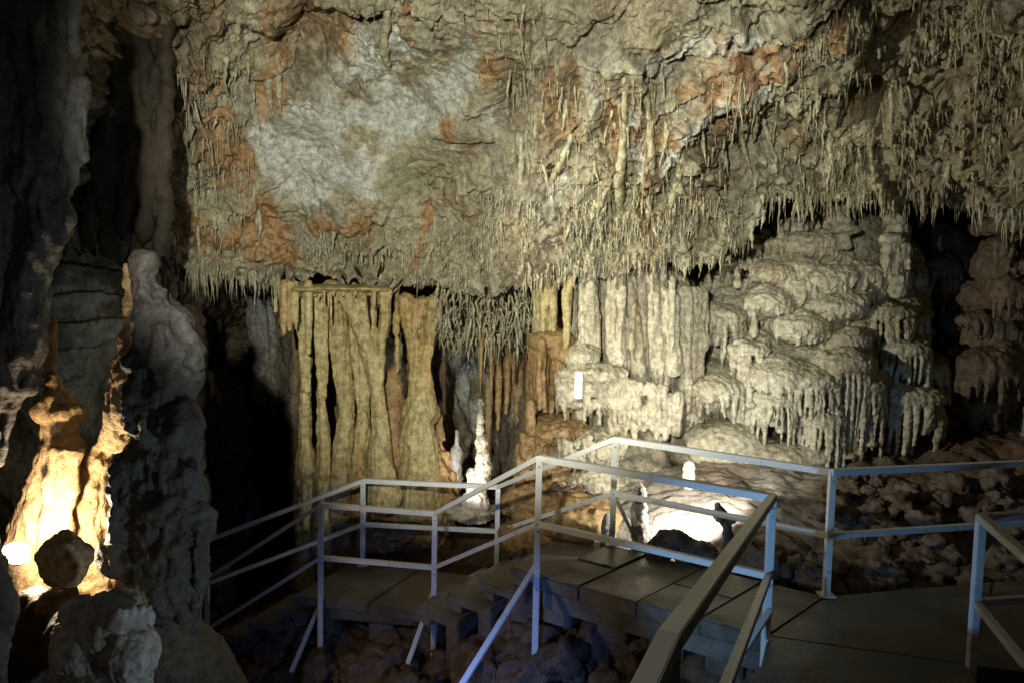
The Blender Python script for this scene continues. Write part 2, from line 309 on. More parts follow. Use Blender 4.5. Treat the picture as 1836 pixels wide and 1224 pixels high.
# long crack
cr = np.exp(-((PYa - (265 + .0032 * (PXa - 830) ** 2 * np.where(PXa < 830, 1, .25) * -1)) / 3.5) ** 2) * ((PXa > 775) & (PXa < 885)); d -= cr.ravel() * .16
edge = np.clip((PYa - (np.concatenate([np.repeat(lip[None], len(s_), 0), np.repeat(lip[None], ne, 0)]) - 60)) / 60, 0, 1).ravel(); d += edge * .05
d[(np.arange(len(d)) // nc) > len(s_) + 2] *= .5
# rock faces the room: normal towards the camera side
flip = np.where((nrm.reshape(-1, 3) * (np.array([0, 0, 1.5]) - q)).sum(-1) < 0, -1, 1)
q2 = q + nrm.reshape(-1, 3) * (flip * d)[:, None]
ceil = mesh_np('cave_ceiling', q2, gridf(XY.shape[0], nc), M_wall); tag(ceil, 'sloping rock ceiling of tan, grey and rust stone', 'ceiling', kind='structure')
nz = fbm(q, 2.2, 4)
def softm(m, k=1.0): return np.clip((m.ravel() * (1 + nz * 1.5) - .28) * 2.0 * k, 0, 1)
attr(ceil, 'grey', softm(gauss(pw, ph, GREY))); attr(ceil, 'green', softm(gauss(pw, ph, GREEN)))
attr(ceil, 'rust', softm(gauss(pw, ph, [(x_, y_, sx_ * 1.25, sy_ * 1.25, min(1.3, a_ * 1.25), *r_) for (x_, y_, sx_, sy_, a_, *r_) in RUST])) + np.clip(fbm(q + 40, 1.8, 4, (1, 1, .4)) - .45, 0, .6) * .9 * (1 - sm)); attr(ceil, 'dirt_shade', np.clip(np.clip((fbm(q, 1.3, 5, (1, 1, .5), gain=.65) - .1) * 1.3, 0, .75) * (1 - .8 * sm) + softm(gauss(pw, ph, DIRT_SHADE)) * .7 + gauss(pw, ph, [(1620, 150, 260, 170, .45)]).ravel() * np.clip(.6 + nz, 0, 1), 0, 1))  # brown patches and painted shade; upper right darkened between the straws
ceil_grid = q2.reshape(-1, nc, 3)[:len(s_)]
def ceil_at(px, py):
    j = np.clip(np.searchsorted(cx_, px), 0, nc - 1); l = lip[j]; s = (py + 700) / (l + 700); i = int(np.clip(np.searchsorted(s_, s), 0, len(s_) - 1))
    return Vector(ceil_grid[i, j])
# ------------------------------------------------------------------ the back wall
bD = tps([(-700, 300, 6), (-700, 1050, 5), (0, 300, 8.5), (0, 600, 8.6), (0, 1050, 7), (150, 560, 8.3), (230, 640, 8.5), (150, 900, 8), (330, 560, 10.5), (330, 900, 10), (420, 600, 13.6), (440, 720, 13.8), (505, 720, 13.2), (430, 950, 12.5),
          (540, 700, 10.8), (650, 600, 10.3), (700, 800, 10.2), (770, 700, 10.6), (800, 560, 11.2), (815, 700, 13), (860, 600, 12.6), (860, 800, 12.8), (925, 700, 12), (700, 960, 9.9), (850, 980, 10),
          (970, 560, 10.2), (970, 750, 9.6), (1050, 600, 9.3), (1120, 640, 9.2), (1200, 560, 9.4), (1200, 760, 9.2), (1050, 860, 8.7), (1200, 440, 11.8), (1290, 480, 11.6), (1350, 400, 11.6), (1450, 360, 11.8), (1560, 350, 12.5), (1450, 600, 10.4), (1600, 620, 10.5), (1700, 450, 12), (1720, 650, 11.8), (1700, 830, 9.8),
          (1836, 500, 10), (1836, 800, 9), (2500, 500, 6), (2500, 1050, 5), (1300, 820, 9.4), (700, 300, 12), (1100, 300, 11), (1800, 300, 11.5)])
bx = np.concatenate([np.linspace(-700, -40, 50), np.linspace(-37, 1880, 640), np.linspace(1890, 2500, 50)]); by = np.linspace(250, 1060, 260)
BX, BY = np.meshgrid(bx, by); BD = np.clip(bD(BX, BY), 4, 14); Bq = PN(BX, BY, BD); bn = gnormals(Bq).reshape(-1, 3); q = Bq.reshape(-1, 3)
flip = np.where((bn * (np.array([0, 0, 1.5]) - q)).sum(-1) < 0, -1, 1)
blk = gauss(BX, BY, [(160, 590, 110, 190, 1)]).ravel()
d = fbm(q, .7, 3) * .25 + (1 - blk) * (ridge(q, 3.0, 3, (1, 1, .13)) * .085 + fbm(q, 5, 4) * .035)
w = q[:, 2] * 3.2 + fbm(q, .7, 3) * .9; d += blk * (.06 * (w - np.floor(w)) + fbm(q, 4, 4) * .03)
q2 = q + bn * (flip * d)[:, None]; bw = mesh_np('cave_wall', q2, gridf(len(by), len(bx)), M_back); tag(bw, 'far rock wall of the chamber behind the columns', 'wall', kind='structure')
nz = fbm(q, 2.2, 4)
attr(bw, 'grey', softm(gauss(BX, BY, [(160, 600, 110, 200, .9), (830, 640, 60, 60, .9), (830, 740, 50, 60, .7), (440, 800, 100, 300, .3), (1160, 640, 50, 60, .5)])))
attr(bw, 'green', softm(gauss(BX, BY, [(830, 570, 60, 40, .5), (1500, 600, 150, 150, .2)])))
attr(bw, 'rust', softm(gauss(BX, BY, [(720, 760, 90, 120, .7), (980, 650, 40, 90, .7), (400, 700, 70, 250, .45), (700, 940, 160, 80, .6), (1190, 740, 20, 30, .6), (910, 640, 40, 90, .5)])))
attr(bw, 'dirt_shade', np.clip(np.clip((fbm(q, 3, 4, (1, 1, .4)) - .2) * 1.3, 0, .7) + gauss(BX, BY, [(420, 720, 95, 330, .9), (1260, 440, 90, 55, .9)]).ravel(), 0, .95))  # random brown, plus shade painted into the left hollow and black slot
# ------------------------------------------------------------------ cave floor
gx = np.linspace(-8, 9, 520); gy = np.linspace(-1.5, 13.5, 470)
fz = tps([(-8, -1.5, -.6), (9, -1.5, 0), (-8, 13, -2.4), (9, 13, 1.5), (0, 2, -1.5), (-1.94, 7.95, -1.4), (-.75, 7.65, -1.35), (.22, 6.4, -.8), (1.7, 5.3, -.62), (-2, 6.7, -1.9), (-.9, 6.4, -1.75), (-.2, 5.3, -1.45), (.9, 4.5, -1.2), (-3.4, 7.5, -2.1), (-4, 9, -2.5), (-4.5, 6, -1.5), (-3, 3.5, -1.2), (-5, 4, -.7), (2.4, 3, -1.0),
          (-2.4, 9.8, -1.05), (-1.4, 9.4, -1.0), (-.6, 9.1, -.85), (-.4, 10, -.5), (.35, 8.1, -.45), (0.9, 8.2, -.15), (1.3, 7.5, -.05), (1.6, 7.1, -.12), (2, 8, .16), (3, 8.9, .36), (1, 9.2, .25), (4, 8.2, .25), (4, 7, -.05), (5, 7.4, .15), (3, 6.6, -.15), (2.3, 6.9, .0), (5, 6, -.1), (4.4, 4.6, -.15), (.9, 6.6, -.7), (6.5, 9, .7), (-3, 12, -2), (.0, 12, -.6)])
GX, GY = np.meshgrid(gx, gy); GZ = fz(GX, GY); q = np.stack([GX, GY, GZ], -1).reshape(-1, 3)
slope = np.exp(-(((q[:, 0] - 2.15) / 1.65) ** 4 + ((q[:, 1] - 7.85) / 1.05) ** 4))
q[:, 2] += fbm(q, .8, 3) * .10 + (1 - slope * .85) * (fbm(q, 3.2, 5, gain=.55) * .09 + fbm(q, 12, 3) * .015) + slope * (ridge(q + fbm(q, 3, 2)[:, None] * .06, 6.5, 3, (.45, 1.5, 1)) * .026 + fbm(q, 14, 3) * .008)
fl = mesh_np('cave_floor', q, gridf(len(gy), len(gx))[:, ::-1], M_floor); tag(fl, 'brown clay and rubble floor of the cave', 'floor', kind='structure')
attr(fl, 'grey', np.clip(slope * (1.05 + fbm(q, 2, 4) * .8), 0, 1)); attr(fl, 'green', slope * 0); attr(fl, 'rust', np.clip(fbm(q, 1.1, 3) - .2, 0, .3)); attr(fl, 'dirt_shade', slope * 0)
def floor_z(x, y):
    i = int(np.clip(np.searchsorted(gy, y), 0, len(gy) - 1)); j = int(np.clip(np.searchsorted(gx, x), 0, len(gx) - 1)); return q_floor[i, j, 2]
q_floor = q.reshape(len(gy), len(gx), 3)
# rock all round the room, beyond and behind the camera
V, Fq = ell((.5, 4.2, 2.2), (11.5, 12.5, 7.5), 60); V = V + (np.array([.5, 4.2, 2.2]) - V) * .0
nn = V - np.array([.5, 4.2, 2.2]); nn /= np.linalg.norm(nn, axis=1)[:, None]; V = V + nn * (fbm(V, .35, 5) * .9)[:, None]
sh = mesh_np('cave_rock', V, Fq, M_dark); tag(sh, 'dark rock enclosing the cave chamber', 'rock', kind='structure')
# ------------------------------------------------------------------ straws and small stalactites
def cone_mesh(name, seed, slim=1.0):
    r = random.Random(seed); pts = []; rad = []; n = 8; x = y = 0
    for i in range(n):
        t = i / (n - 1); pts.append((x, y, .12 - t * 1.12)); rad.append(max(.006, .085 * slim * (1 - t) ** r.choice((.5, .8, 1.2)) * r.uniform(.6, 1.5) + .008)); x += r.uniform(-.05, .05); y += r.uniform(-.05, .05)
    V, Fq = tube(pts, rad, 7); me = raw_mesh(name, V, Fq); me.polygons.foreach_set('use_smooth', np.full(len(me.polygons), True)); me.materials.append(M_straw); return me
protos = [cone_mesh('straw_stalactite', k, .6 + .12 * k) for k in range(8)]
zones = [ # name, polygon-ish box regions, count, len px range, label
    ('upper right ceiling', [(1380, -20, 1836, 330)], 3800, (6, 38), 'knobbly olive stalactite in the dense field on the upper right ceiling', (1700, 1250)),
    ('black recess', [(1340, 300, 1660, 350), (1660, 330, 1850, 370)], 420, (8, 55), 'pale stalactite on the ceiling edge above the black recess over the flowstone mound', None),
    ('middle', [(860, 350, 1340, 470)], 3000, (5, 32), 'thin pale stalactite in the thick fringe across the middle of the ceiling', None),
    ('middle edge', [(940, 470, 1110, 492), (1110, 455, 1330, 470)], 420, (6, 36), 'pale stalactite on the lower ceiling edge above the pale wall columns', None),
    ('left edge', [(328, 470, 525, 505)], 420, (8, 56), 'needle thin straw on the ceiling edge over the dark hollow left of the columns', None),
    ('above canopy', [(530, 400, 860, 495)], 700, (6, 30), 'short ochre straw on the ceiling band above the flat stone canopy', None),
    ('rust wall', [(300, 100, 470, 430)], 300, (8, 50), 'brown drip stalactite on the rusty wall left of the smooth grey patch', None),
    ('ribs', [(900, 0, 1010, 350), (1010, 120, 1340, 350)], 420, (8, 60), 'long olive drip on the ribbed rock of the central ceiling', None),
    ('top', [(280, -20, 900, 180)], 60, (8, 32), 'small ochre drip along the very top of the ceiling', None)]
cand = []
for zi, (nm, boxes, cnt, (l0, l1), lab, ex) in enumerate(zones):
    ar = [(b[2] - b[0]) * (b[3] - b[1]) for b in boxes]
    for k in range(cnt):
        b = random.choices(boxes, ar)[0]; px = random.uniform(b[0], b[2]); py = random.uniform(b[1], b[3])
        if nm == 'upper right ceiling' and (py + 0.62 * (px - 1380) < 60): continue
        if nm == 'left edge' or nm.endswith('edge') or nm == 'black recess': py = float(np.interp(px, cx_, lip)) - random.uniform(0, 14) * (1 if random.random() < .7 else 2)
        if py > float(np.interp(px, cx_, lip)) or (nm == 'above canopy' and 515 < px < 705 and py > 445): continue
        if nm in ('middle', 'upper right ceiling') and perlin(np.array([[px * .022, py * .013, 3.3]]))[0] < random.uniform(-.25, .2): continue
        L = l0 + (l1 - l0) * random.random() ** 3; p = ceil_at(px, py); wpx = (.7 + 2.9 * random.random() ** 2.6) * (.55 + .7 * L / l1)
        if nm == 'left edge': wpx *= .55
        if nm == 'above canopy': wpx *= .8
        cand.append((L * wpx, zi, p, L * p.y / F, wpx * p.y / F))
# thick net of straws hanging behind, in the gap between the column cluster and the brown drapery
for k in range(900):
    px = random.uniform(785, 970); py = 490 + 130 * random.random() ** .8 - abs(px - 880) * .15; D = random.uniform(8.95, 10.4)
    L = 10 + 50 * random.random() ** 2; wpx = random.uniform(1.2, 2.8); cand.append((L * wpx * .8, 9, P(px, py, D), L * D / F, wpx * D / F))
zones.append(('net', None, 0, None, 'fine twisted straw in the tangle hanging above the lone white stalagmite', None))
cand.sort(key=lambda c: -c[0])
PV = [np.array([v.co[:] for v in m.vertices]) for m in protos]
PF = []
for m in protos:
    f = []
    for p in m.polygons: t = list(p.vertices); f.append(t if len(t) == 4 else t + [t[2]])
    PF.append(np.array(f))
first = True; VV = []; FFv = []; off = 0
for i, (_, zi, p, L, wr) in enumerate(cand):
    k = i % 8; tk = .22 if zi == 9 else .08; tx, ty = random.gauss(0, tk), random.gauss(0, tk); rz = random.uniform(0, 6.28)
    if i < 300:
        o = bpy.data.objects.new('straw_stalactite', protos[k]); C.objects.link(o); o.location = p + Vector((0, -.02, .0)); o.scale = (wr * 11, wr * 11, L); o.rotation_euler = (tx, ty, rz)
        tag(o, zones[zi][4], 'stalactite', 'stalactites: ' + zones[zi][0])
    else:
        v = PV[k] * np.array([wr * 11, wr * 11, L]); c, s = math.cos(rz), math.sin(rz); v = v @ np.array([[c, s, 0], [-s, c, 0], [0, 0, 1]])
        v[:, 0] += v[:, 2] * tx; v[:, 1] += v[:, 2] * ty; VV.append(v + np.array([p.x, p.y - .02, p.z])); FFv.append(PF[k] + off); off += len(v)
me = raw_mesh('straw_field', np.concatenate(VV), np.concatenate(FFv)); me.materials.append(M_straw); me.polygons.foreach_set('use_smooth', np.full(len(me.polygons), True))
o = bpy.data.objects.new('straw_field', me); C.objects.link(o); tag(o, 'countless small straw stalactites covering the cave ceiling', 'stalactites', kind='stuff')
# ------------------------------------------------------------------ ribs of drapery on the central ceiling
def drape(name, pts, label, cat, mat, off=0.0, voxel=.016, extra=(), group=None, **kw):
    prims = []
    for (px, py, r) in pts: pass
    Q = []; rad = []
    for (px, py, r) in pts:
        p = ceil_at(px, py); Q.append(p + Vector((0, -off, 0))); rad.append(r * .68 * p.y / F)
    o = blob(name, [tube(Q, rad, 10)] + list(extra), voxel, mat, **kw); return tag(o, label, cat, group)
ribs = [([(1120, 130, 8), (1118, 220, 9), (1112, 300, 13), (1108, 380, 10), (1104, 450, 5)], 'thick olive rib hanging left in the ribbed rock band'),
        ([(1155, 150, 7), (1160, 260, 9), (1165, 340, 9), (1160, 420, 4)], 'dark striped rib hanging beside the thick olive rib'),
        ([(1085, 180, 6), (1070, 260, 8), (1082, 330, 11), (1092, 400, 8)], 'forked pale rib left of the thick olive rib'),
        ([(1215, 200, 5), (1210, 300, 8), (1200, 380, 8), (1195, 440, 4)], 'slim pale rib under the folded grey rock'),
        ([(1250, 300, 5), (1248, 370, 7), (1246, 425, 4)], 'straight pale drip right of the slim ribs'),
        ([(930, 250, 6), (935, 320, 9), (930, 390, 7)], 'brown drip left of the white broken patch on the ceiling'),
        ([(1030, 230, 6), (1010, 280, 9), (985, 330, 6)], 'slanting brown rib above the white broken patch'),
        ([(775, 395, 5), (778, 440, 4), (765, 480, 8), (752, 530, 6)], 'sinuous curtain edge descending beside the orange streak'),
        ([(695, 10, 9), (690, 80, 11), (692, 140, 5)], 'ochre drapery at the top above the smooth grey wall'),
        ([(480, 110, 6), (482, 160, 9), (486, 205, 4)], 'rusty drip at the left corner of the smooth grey patch'),
        ([(497, 110, 6), (500, 170, 8), (502, 200, 3)], 'rusty drip just right of its twin by the smooth grey patch'),
        ([(345, 250, 5), (350, 340, 6), (345, 430, 4)], 'long brown rib on the dark edge of the rusty wall')]
for pts, lab in ribs: drape('drapery', pts, lab, 'drapery', M_straw, flute=.006, ff=25, bump=.012, sm=1, voxel=.012)
for k in range(26):
    x = 1290 + k * 20 + random.uniform(-8, 8); y = random.uniform(60, 270)
    if y + .62 * (x - 1380) < 80: y += 120
    L = random.uniform(40, 85); r = random.uniform(4.6, 7)
    drape('stalactite', [(x, y, r * .7), (x + 1, y + L * .3, r), (x, y + L, r * .5)], 'larger knobbly stalactite standing out in the upper right straw field', 'stalactite', M_straw, off=.06, flute=.006, ff=30, bump=.016, sm=1, voxel=.012, group='larger stalactites in the upper right field')
# ------------------------------------------------------------------ canopy and columns on the left of centre
D0 = 9.2
def thing_blob(name, prims, label, cat, mat, group=None, **kw):
    o = blob(name, prims, kw.pop('voxel', .016), mat, **kw); return tag(o, label, cat, group)
can = [E(610, 517, 9.15, 96, 7, .44), E(560, 519, 8.98, 42, 7, .25), E(660, 518, 8.98, 44, 7, .25)]
for k in range(34):
    x = 518 + k * 5.4 + random.uniform(-2, 2); L = 12 + 60 * random.random() ** 2; r = random.uniform(2.0, 4.2); D = random.uniform(8.80, 9.0)
    can.append(T([(x, 520, r, D), (x + random.uniform(-1, 1), 520 + L * .6, r * .9, D), (x, 520 + L, r * .35, D)], D, 8))
for (x, y, r) in [(508, 600, 7), (519, 592, 6), (553, 632, 8), (531, 590, 5), (494, 545, 4)]: can.append(T([(x, 508, r), (x, 560, r), (x, y, r * .6)], 8.85, 8))
thing_blob('canopy', can, 'flat stone shelf fringed with stalactites on top of the column group', 'flowstone canopy', M_col, bump=.008, sm=1, voxel=.013)
colm = [([(541, 524, 20), (546, 560, 15), (549, 610, 11), (548, 700, 9), (547, 785, 11), (549, 835, 20), (547, 900, 20), (546, 1000, 15), (546, 1050, 22)], 9.2, 'slender column at the left end of the canopy with a swollen foot'),
        ([(574, 524, 12), (577, 570, 9), (579, 640, 8), (576, 710, 7), (580, 790, 11), (578, 900, 14), (576, 980, 20)], 9.15, 'thin column second from the left under the canopy'),
        ([(596, 524, 24), (604, 570, 18), (616, 650, 13), (622, 730, 13), (614, 810, 18), (605, 920, 30)], 9.3, 'broad fluted column third from the left under the canopy'),
        ([(636, 524, 18), (642, 580, 14), (648, 650, 12), (652, 740, 11), (648, 820, 18), (650, 930, 30)], 9.4, 'fluted column in the middle under the canopy')]
for pts, D, lab in colm: thing_blob('column', [T(pts, D, 14)] + [T([(pts[0][0] + (k - 1) * pts[0][2] * .6, 524, 6), (pts[1][0] + (k - 1) * 7, pts[2][1], 4), (pts[2][0] + (k - 1) * 4, pts[3][1], 3)], D - .06, 8) for k in range(3)], lab, 'column', M_col, flute=.013, ff=15, fz=.07, bump=.012, sm=1, voxel=.013)
thing_blob('column', [T([(618, 525, 16), (638, 565, 15), (660, 630, 14), (676, 700, 13), (682, 770, 15), (683, 830, 22), (686, 890, 36)], 8.98, 14), T([(695, 524, 10), (691, 560, 9), (684, 610, 8), (680, 680, 8)], 8.98), T([(672, 524, 7), (670, 570, 5), (674, 630, 4)], 9.0), T([(648, 524, 8), (656, 580, 6), (664, 640, 5)], 8.95)],
           'y shaped leaning column whose trunk widens from one arm under the canopy', 'column', M_col, flute=.012, ff=15, fz=.07, bump=.01, sm=1, voxel=.013)
cl2 = [T([(726, 538, 15), (736, 590, 11), (747, 650, 11), (750, 710, 17), (750, 800, 34), (752, 900, 44)], 9.3, 14), T([(782, 540, 15), (772, 590, 10), (762, 650, 11), (762, 740, 20)], 9.3, 14), T([(755, 545, 12), (754, 600, 7), (752, 660, 10)], 9.4), E(752, 738, 9.45, 36, 28, .22), E(735, 790, 9.5, 50, 40, .3)]
for k in range(14): x = 725 + k * 4.4; cl2.append(T([(x, 538, 4), (x, 538 + random.uniform(20, 70), 1.6)], 9.3, 8))
thing_blob('column', cl2, 'hourglass column right of the canopy flaring to a ragged top', 'column', M_col, flute=.022, ff=10, fz=.1, bump=.012, sm=1)
bd_ = [T([(712, 470, 5), (712, 520, 5), (711, 560, 4)], 9.3)]
for y, r in [(545, 5), (572, 9), (590, 7), (615, 5), (635, 6), (655, 4)]: bd_.append(E(711 + random.uniform(-1.5, 1.5), y, 9.3, r, 13, r * 9.3 / F))
thing_blob('stalactite', bd_, 'beaded rope like stalactite dangling between canopy and hourglass column', 'stalactite', M_col, bump=.008, sm=1, voxel=.012)
thing_blob('stalagmite', [T([(705, 658, 7), (703, 700, 20), (700, 760, 30), (697, 820, 46)], 9.4, 14)], 'pointed ochre stalagmite under the beaded stalactite', 'stalagmite', M_ochre, flute=.018, ff=10, fz=.15, bump=.018)
thing_blob('flowstone_bank', [E(720, 860, 9.7, 105, 50, .5), E(690, 905, 9.8, 140, 70, .55), E(760, 830, 9.6, 45, 40, .3), E(640, 960, 9.8, 110, 60, .5), T([(790, 745, 5), (789, 790, 7), (790, 830, 12)], 9.6), E(775, 900, 9.5, 40, 90, .3), E(600, 1010, 9.6, 80, 50, .4)],
           'ochre flowstone bank carrying the hourglass column behind the lower landing', 'flowstone', M_ochre, flute=.04, ff=6, fz=.2, bump=.05, bf=4, terr=.05, tf=4, voxel=.022)
fw = []
for k in range(18): x = 530 + k * 15 + random.uniform(-6, 6); fw.append(T([(x, 470, 9), (x + 2, 600, 10), (x, 750, 9), (x, 900, 12)], 10.6 + random.uniform(-.2, .2), 8))
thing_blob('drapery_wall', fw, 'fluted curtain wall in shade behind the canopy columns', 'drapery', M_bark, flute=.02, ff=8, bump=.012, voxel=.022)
# ------------------------------------------------------------------ centre: lone stalagmite, hanging spike, brown drapery
wsx = [E(862, 722, 9.3, 6, 8, .04), E(861, 736, 9.3, 5, 8, .035), E(862, 752, 9.3, 7, 9, .045), E(860, 770, 9.3, 6, 9, .04), E(863, 792, 9.3, 12, 16, .08), E(866, 818, 9.3, 13, 14, .09), E(868, 838, 9.3, 17, 16, .11), E(864, 862, 9.3, 15, 20, .1), E(846, 850, 9.3, 10, 12, .08), E(848, 872, 9.3, 12, 18, .09), E(852, 900, 9.3, 26, 24, .16), E(862, 905, 9.25, 16, 14, .1), T([(861, 716, 4), (862, 800, 6), (860, 905, 14)], 9.3)]
thing_blob('stalagmite', wsx, 'knobbly white stalagmite stacked like totem beads, brightly lit in the middle', 'stalagmite', M_white, flute=.006, ff=20, bump=.018, bf=16, sm=1, voxel=.009)
thing_blob('flowstone_disc', [E(850, 918, 9.3, 46, 9, .42), E(835, 916, 9.2, 34, 10, .3)], 'pale crusted disc of stone at the foot of the white stalagmite', 'flowstone', M_white, bump=.03, bf=9, voxel=.014)
thing_blob('stalagmite', [T([(820, 772, 2.5), (819, 792, 4), (818, 812, 11), (817, 840, 11), (817, 880, 8), (817, 900, 10)], 9.6, 12)], 'smooth grey stalagmite shaped like a hooded figure left of the white one', 'stalagmite', M_grey, flute=.008, ff=14, bump=.012, sm=1, voxel=.011)
thing_blob('stalactite', [T([(863, 560, 5), (863, 600, 6), (862, 650, 3.2), (861, 708, 1)], 9.2, 10)], 'reddish spike hanging exactly above the white stalagmite', 'stalactite', M_ochre, bump=.004, sm=0, voxel=.008)
for k, (x, y0, y1, r, D, lab) in enumerate([(880, 600, 700, 5, 10.3, 'brown rod stalactite just right of the reddish spike'), (893, 590, 770, 6, 10.6, 'long brown pipe reaching low behind the spike'), (908, 600, 740, 7, 10.8, 'dark brown pipe between longer ones'), (920, 560, 690, 5, 10.2, 'ochre stalactite tapering left of the brown drapery'), (903, 640, 860, 12, 11.0, 'thick grey brown column fading into the dark hollow'), (930, 640, 820, 9, 10.8, 'dark column half hidden by the brown drapery'), (876, 680, 840, 7, 11.4, 'pale thin column deep behind the spike')]):
    thing_blob('hanging_pipe', [T([(x, y0, r), (x + 1, (y0 + y1) / 2, r), (x, y1, r * .5)], D, 10)], lab, 'stalactite', M_ochre if k != 4 else M_dark, flute=.01, ff=14, bump=.012, sm=1)
br = [E(992, 612, 9.0, 48, 22, .3), E(1020, 632, 8.9, 40, 22, .28)]
for k in range(15): x = 948 + k * 6.2; br.append(T([(985 + (x - 985) * .7, 615, 7), (x, 670, 5.5), (x + random.uniform(-3, 3), 700 + random.uniform(0, 55), 4)], 8.85 + .12 * math.cos(k), 9))
thing_blob('drapery', br, 'brown bell shaped drapery with hanging pleats left of the small white box', 'drapery', M_ochre, flute=.01, ff=16, bump=.012, sm=1, voxel=.014)
mb = [E(1000, 770, 9.0, 60, 28, .45), E(975, 820, 9.1, 50, 60, .4), E(1020, 860, 9.0, 70, 60, .45), E(945, 860, 9.1, 22, 50, .25), E(950, 745, 9.0, 10, 26, .09)]
for k in range(34): x = 935 + k * 5 + random.uniform(-2, 2); y = 770 + (abs(x - 1000) * .15); mb.append(T([(x, y, 4.5), (x, y + random.uniform(14, 45), 2.2)], 8.62 + abs(x - 1010) * .0015, 8))
for k in range(14): x = 932 + k * 7; mb.append(T([(x, 800, 6), (x - 2, 850, 6), (x - 3, 900 + random.uniform(-20, 20), 3)], 8.8, 8))
thing_blob('flowstone_mound', mb, 'brown to cream flowstone mound below the bell shaped drapery, behind the upper landing corner', 'flowstone', M_ochre, flute=.015, ff=10, bump=.02, terr=.02, tf=7, voxel=.016)
mc = [E(1065, 800, 8.85, 60, 36, .4), E(1075, 870, 8.8, 70, 60, .45), E(1030, 810, 8.75, 40, 20, .3)]
for k in range(30): x = 1005 + (k % 15) * 8.5 + random.uniform(-3, 3); y = 790 + (k // 15) * 75 + random.uniform(-8, 8); mc.append(T([(x, y, 5), (x, y + random.uniform(14, 48), 2.2)], 8.42 + abs(x - 1060) * .002, 8))
thing_blob('flowstone_mound', mc, 'cream flowstone with short fringes directly left of the rail corner, beside the brown mound', 'flowstone', M_mound, flute=.015, ff=10, bump=.022, terr=.025, tf=7, voxel=.015)
thing_blob('stalagmite', [T([(950, 722, 8), (951, 745, 10), (950, 775, 10)], 8.7, 12)], 'stubby reddish stalagmite on the left shoulder of the brown mound', 'stalagmite', M_ochre, bump=.012, sm=1, voxel=.011)
thing_blob('flowstone_dome', [E(1043, 640, 8.75, 34, 26, .25), E(1070, 668, 8.7, 60, 18, .28)] + [T([(1003 + k * 9, 655 + abs(k - 5) * 3, 6), (1002 + k * 9, 690, 5), (1003 + k * 9, 715 + random.uniform(-10, 50), 3)], 8.62, 8) for k in range(22)],
           'cream flowstone ledge with pleats carrying the small white box', 'flowstone', M_mound, flute=.012, ff=16, bump=.02, terr=.015, tf=8, voxel=.014)
# ------------------------------------------------------------------ pale wall columns right of the box
D1 = 8.75
for pts, D, lab in [([(1052, 470, 12), (1055, 560, 20), (1056, 620, 21), (1056, 642, 16)], 8.8, 'blunt pale stalactite with a rounded tip above the white box'),
        ([(1108, 468, 14), (1103, 560, 18), (1106, 640, 19), (1103, 720, 14), (1104, 790, 16)], 8.75, 'tall pale column running from ceiling edge to the rail corner'),
        ([(1130, 480, 7), (1134, 600, 17), (1140, 660, 19), (1150, 700, 24), (1152, 712, 15)], 8.85, 'broad pale drapery with a scooped foot right of the tall column'),
        ([(1172, 478, 6), (1175, 580, 20), (1178, 660, 22), (1180, 740, 20), (1175, 790, 15)], 8.95, 'pale slab like column in the middle of the pale wall'),
        ([(1205, 498, 3), (1205, 515, 5), (1206, 545, 12), (1204, 600, 12), (1206, 660, 18)], 8.9, 'knobbed column topped by a small spike on the pale wall'),
        ([(1243, 520, 5), (1240, 600, 18), (1240, 690, 20)], 9.2, 'cream column at the left foot of the flowstone mound'),
        ([(985, 492, 12), (978, 540, 12), (985, 590, 14)], 9.0, 'olive stalactite leaning over the bell shaped drapery'),
        ([(1020, 495, 8), (1018, 540, 6), (1016, 600, 3)], 8.8, 'thin tapered stalactite left of the blunt one'),
        ([(965, 500, 9), (968, 560, 10), (975, 600, 10)], 9.1, 'brown rib above the bell shaped drapery')]:
    ex = []
    for k in range(5):
        x0 = pts[0][0] + random.uniform(-1, 1) * pts[0][2]; y0 = random.uniform(pts[0][1], pts[1][1]); ex.append(T([(x0, y0, 5), (x0, y0 + random.uniform(30, 130), 2)], D - .12, 8))
    thing_blob('wall_column', [T(pts, D, 14)] + ex, lab, 'column', M_mound if pts[0][0] > 1030 else M_col, flute=.016, ff=10, fz=.09, bump=.014, sm=1)
pw_ = []
for k in range(30):
    x = 1030 + k * 8 + random.uniform(-3, 3); y1 = random.uniform(620, 760); yt = 470 if x < 1185 else 522; pw_.append(T([(x, yt, 9), (x + random.uniform(-4, 4), 580, random.uniform(7, 14)), (x, (580 + y1) / 2, random.uniform(7, 14)), (x + random.uniform(-4, 4), y1, 7)], 9.0 + random.uniform(-.1, .12) + (.1 if x > 1200 else 0), 9))
pw_ += [E(1140, 700, 9.2, 110, 70, .2), E(1160, 560, 9.25, 90, 90, .2)]
thing_blob('wall_drapery', pw_, 'continuous pale fluted wall between the white box and the great mound', 'drapery', M_mound, flute=.02, ff=13, fz=.07, bump=.016, voxel=.015)
thing_blob('flowstone_curtain', [T([(1105 + k * 8, 735 - abs(k - 4) * 3, 8), (1105 + k * 8, 760 + random.uniform(0, 25), 5)], 8.7, 8) for k in range(15)] + [E(1150, 735, 8.9, 75, 28, .3), E(1060, 720, 8.8, 60, 14, .2)],
           'cream curtain band behind the rail corner under the pale wall', 'flowstone', M_mound, flute=.012, ff=14, bump=.015, voxel=.016)
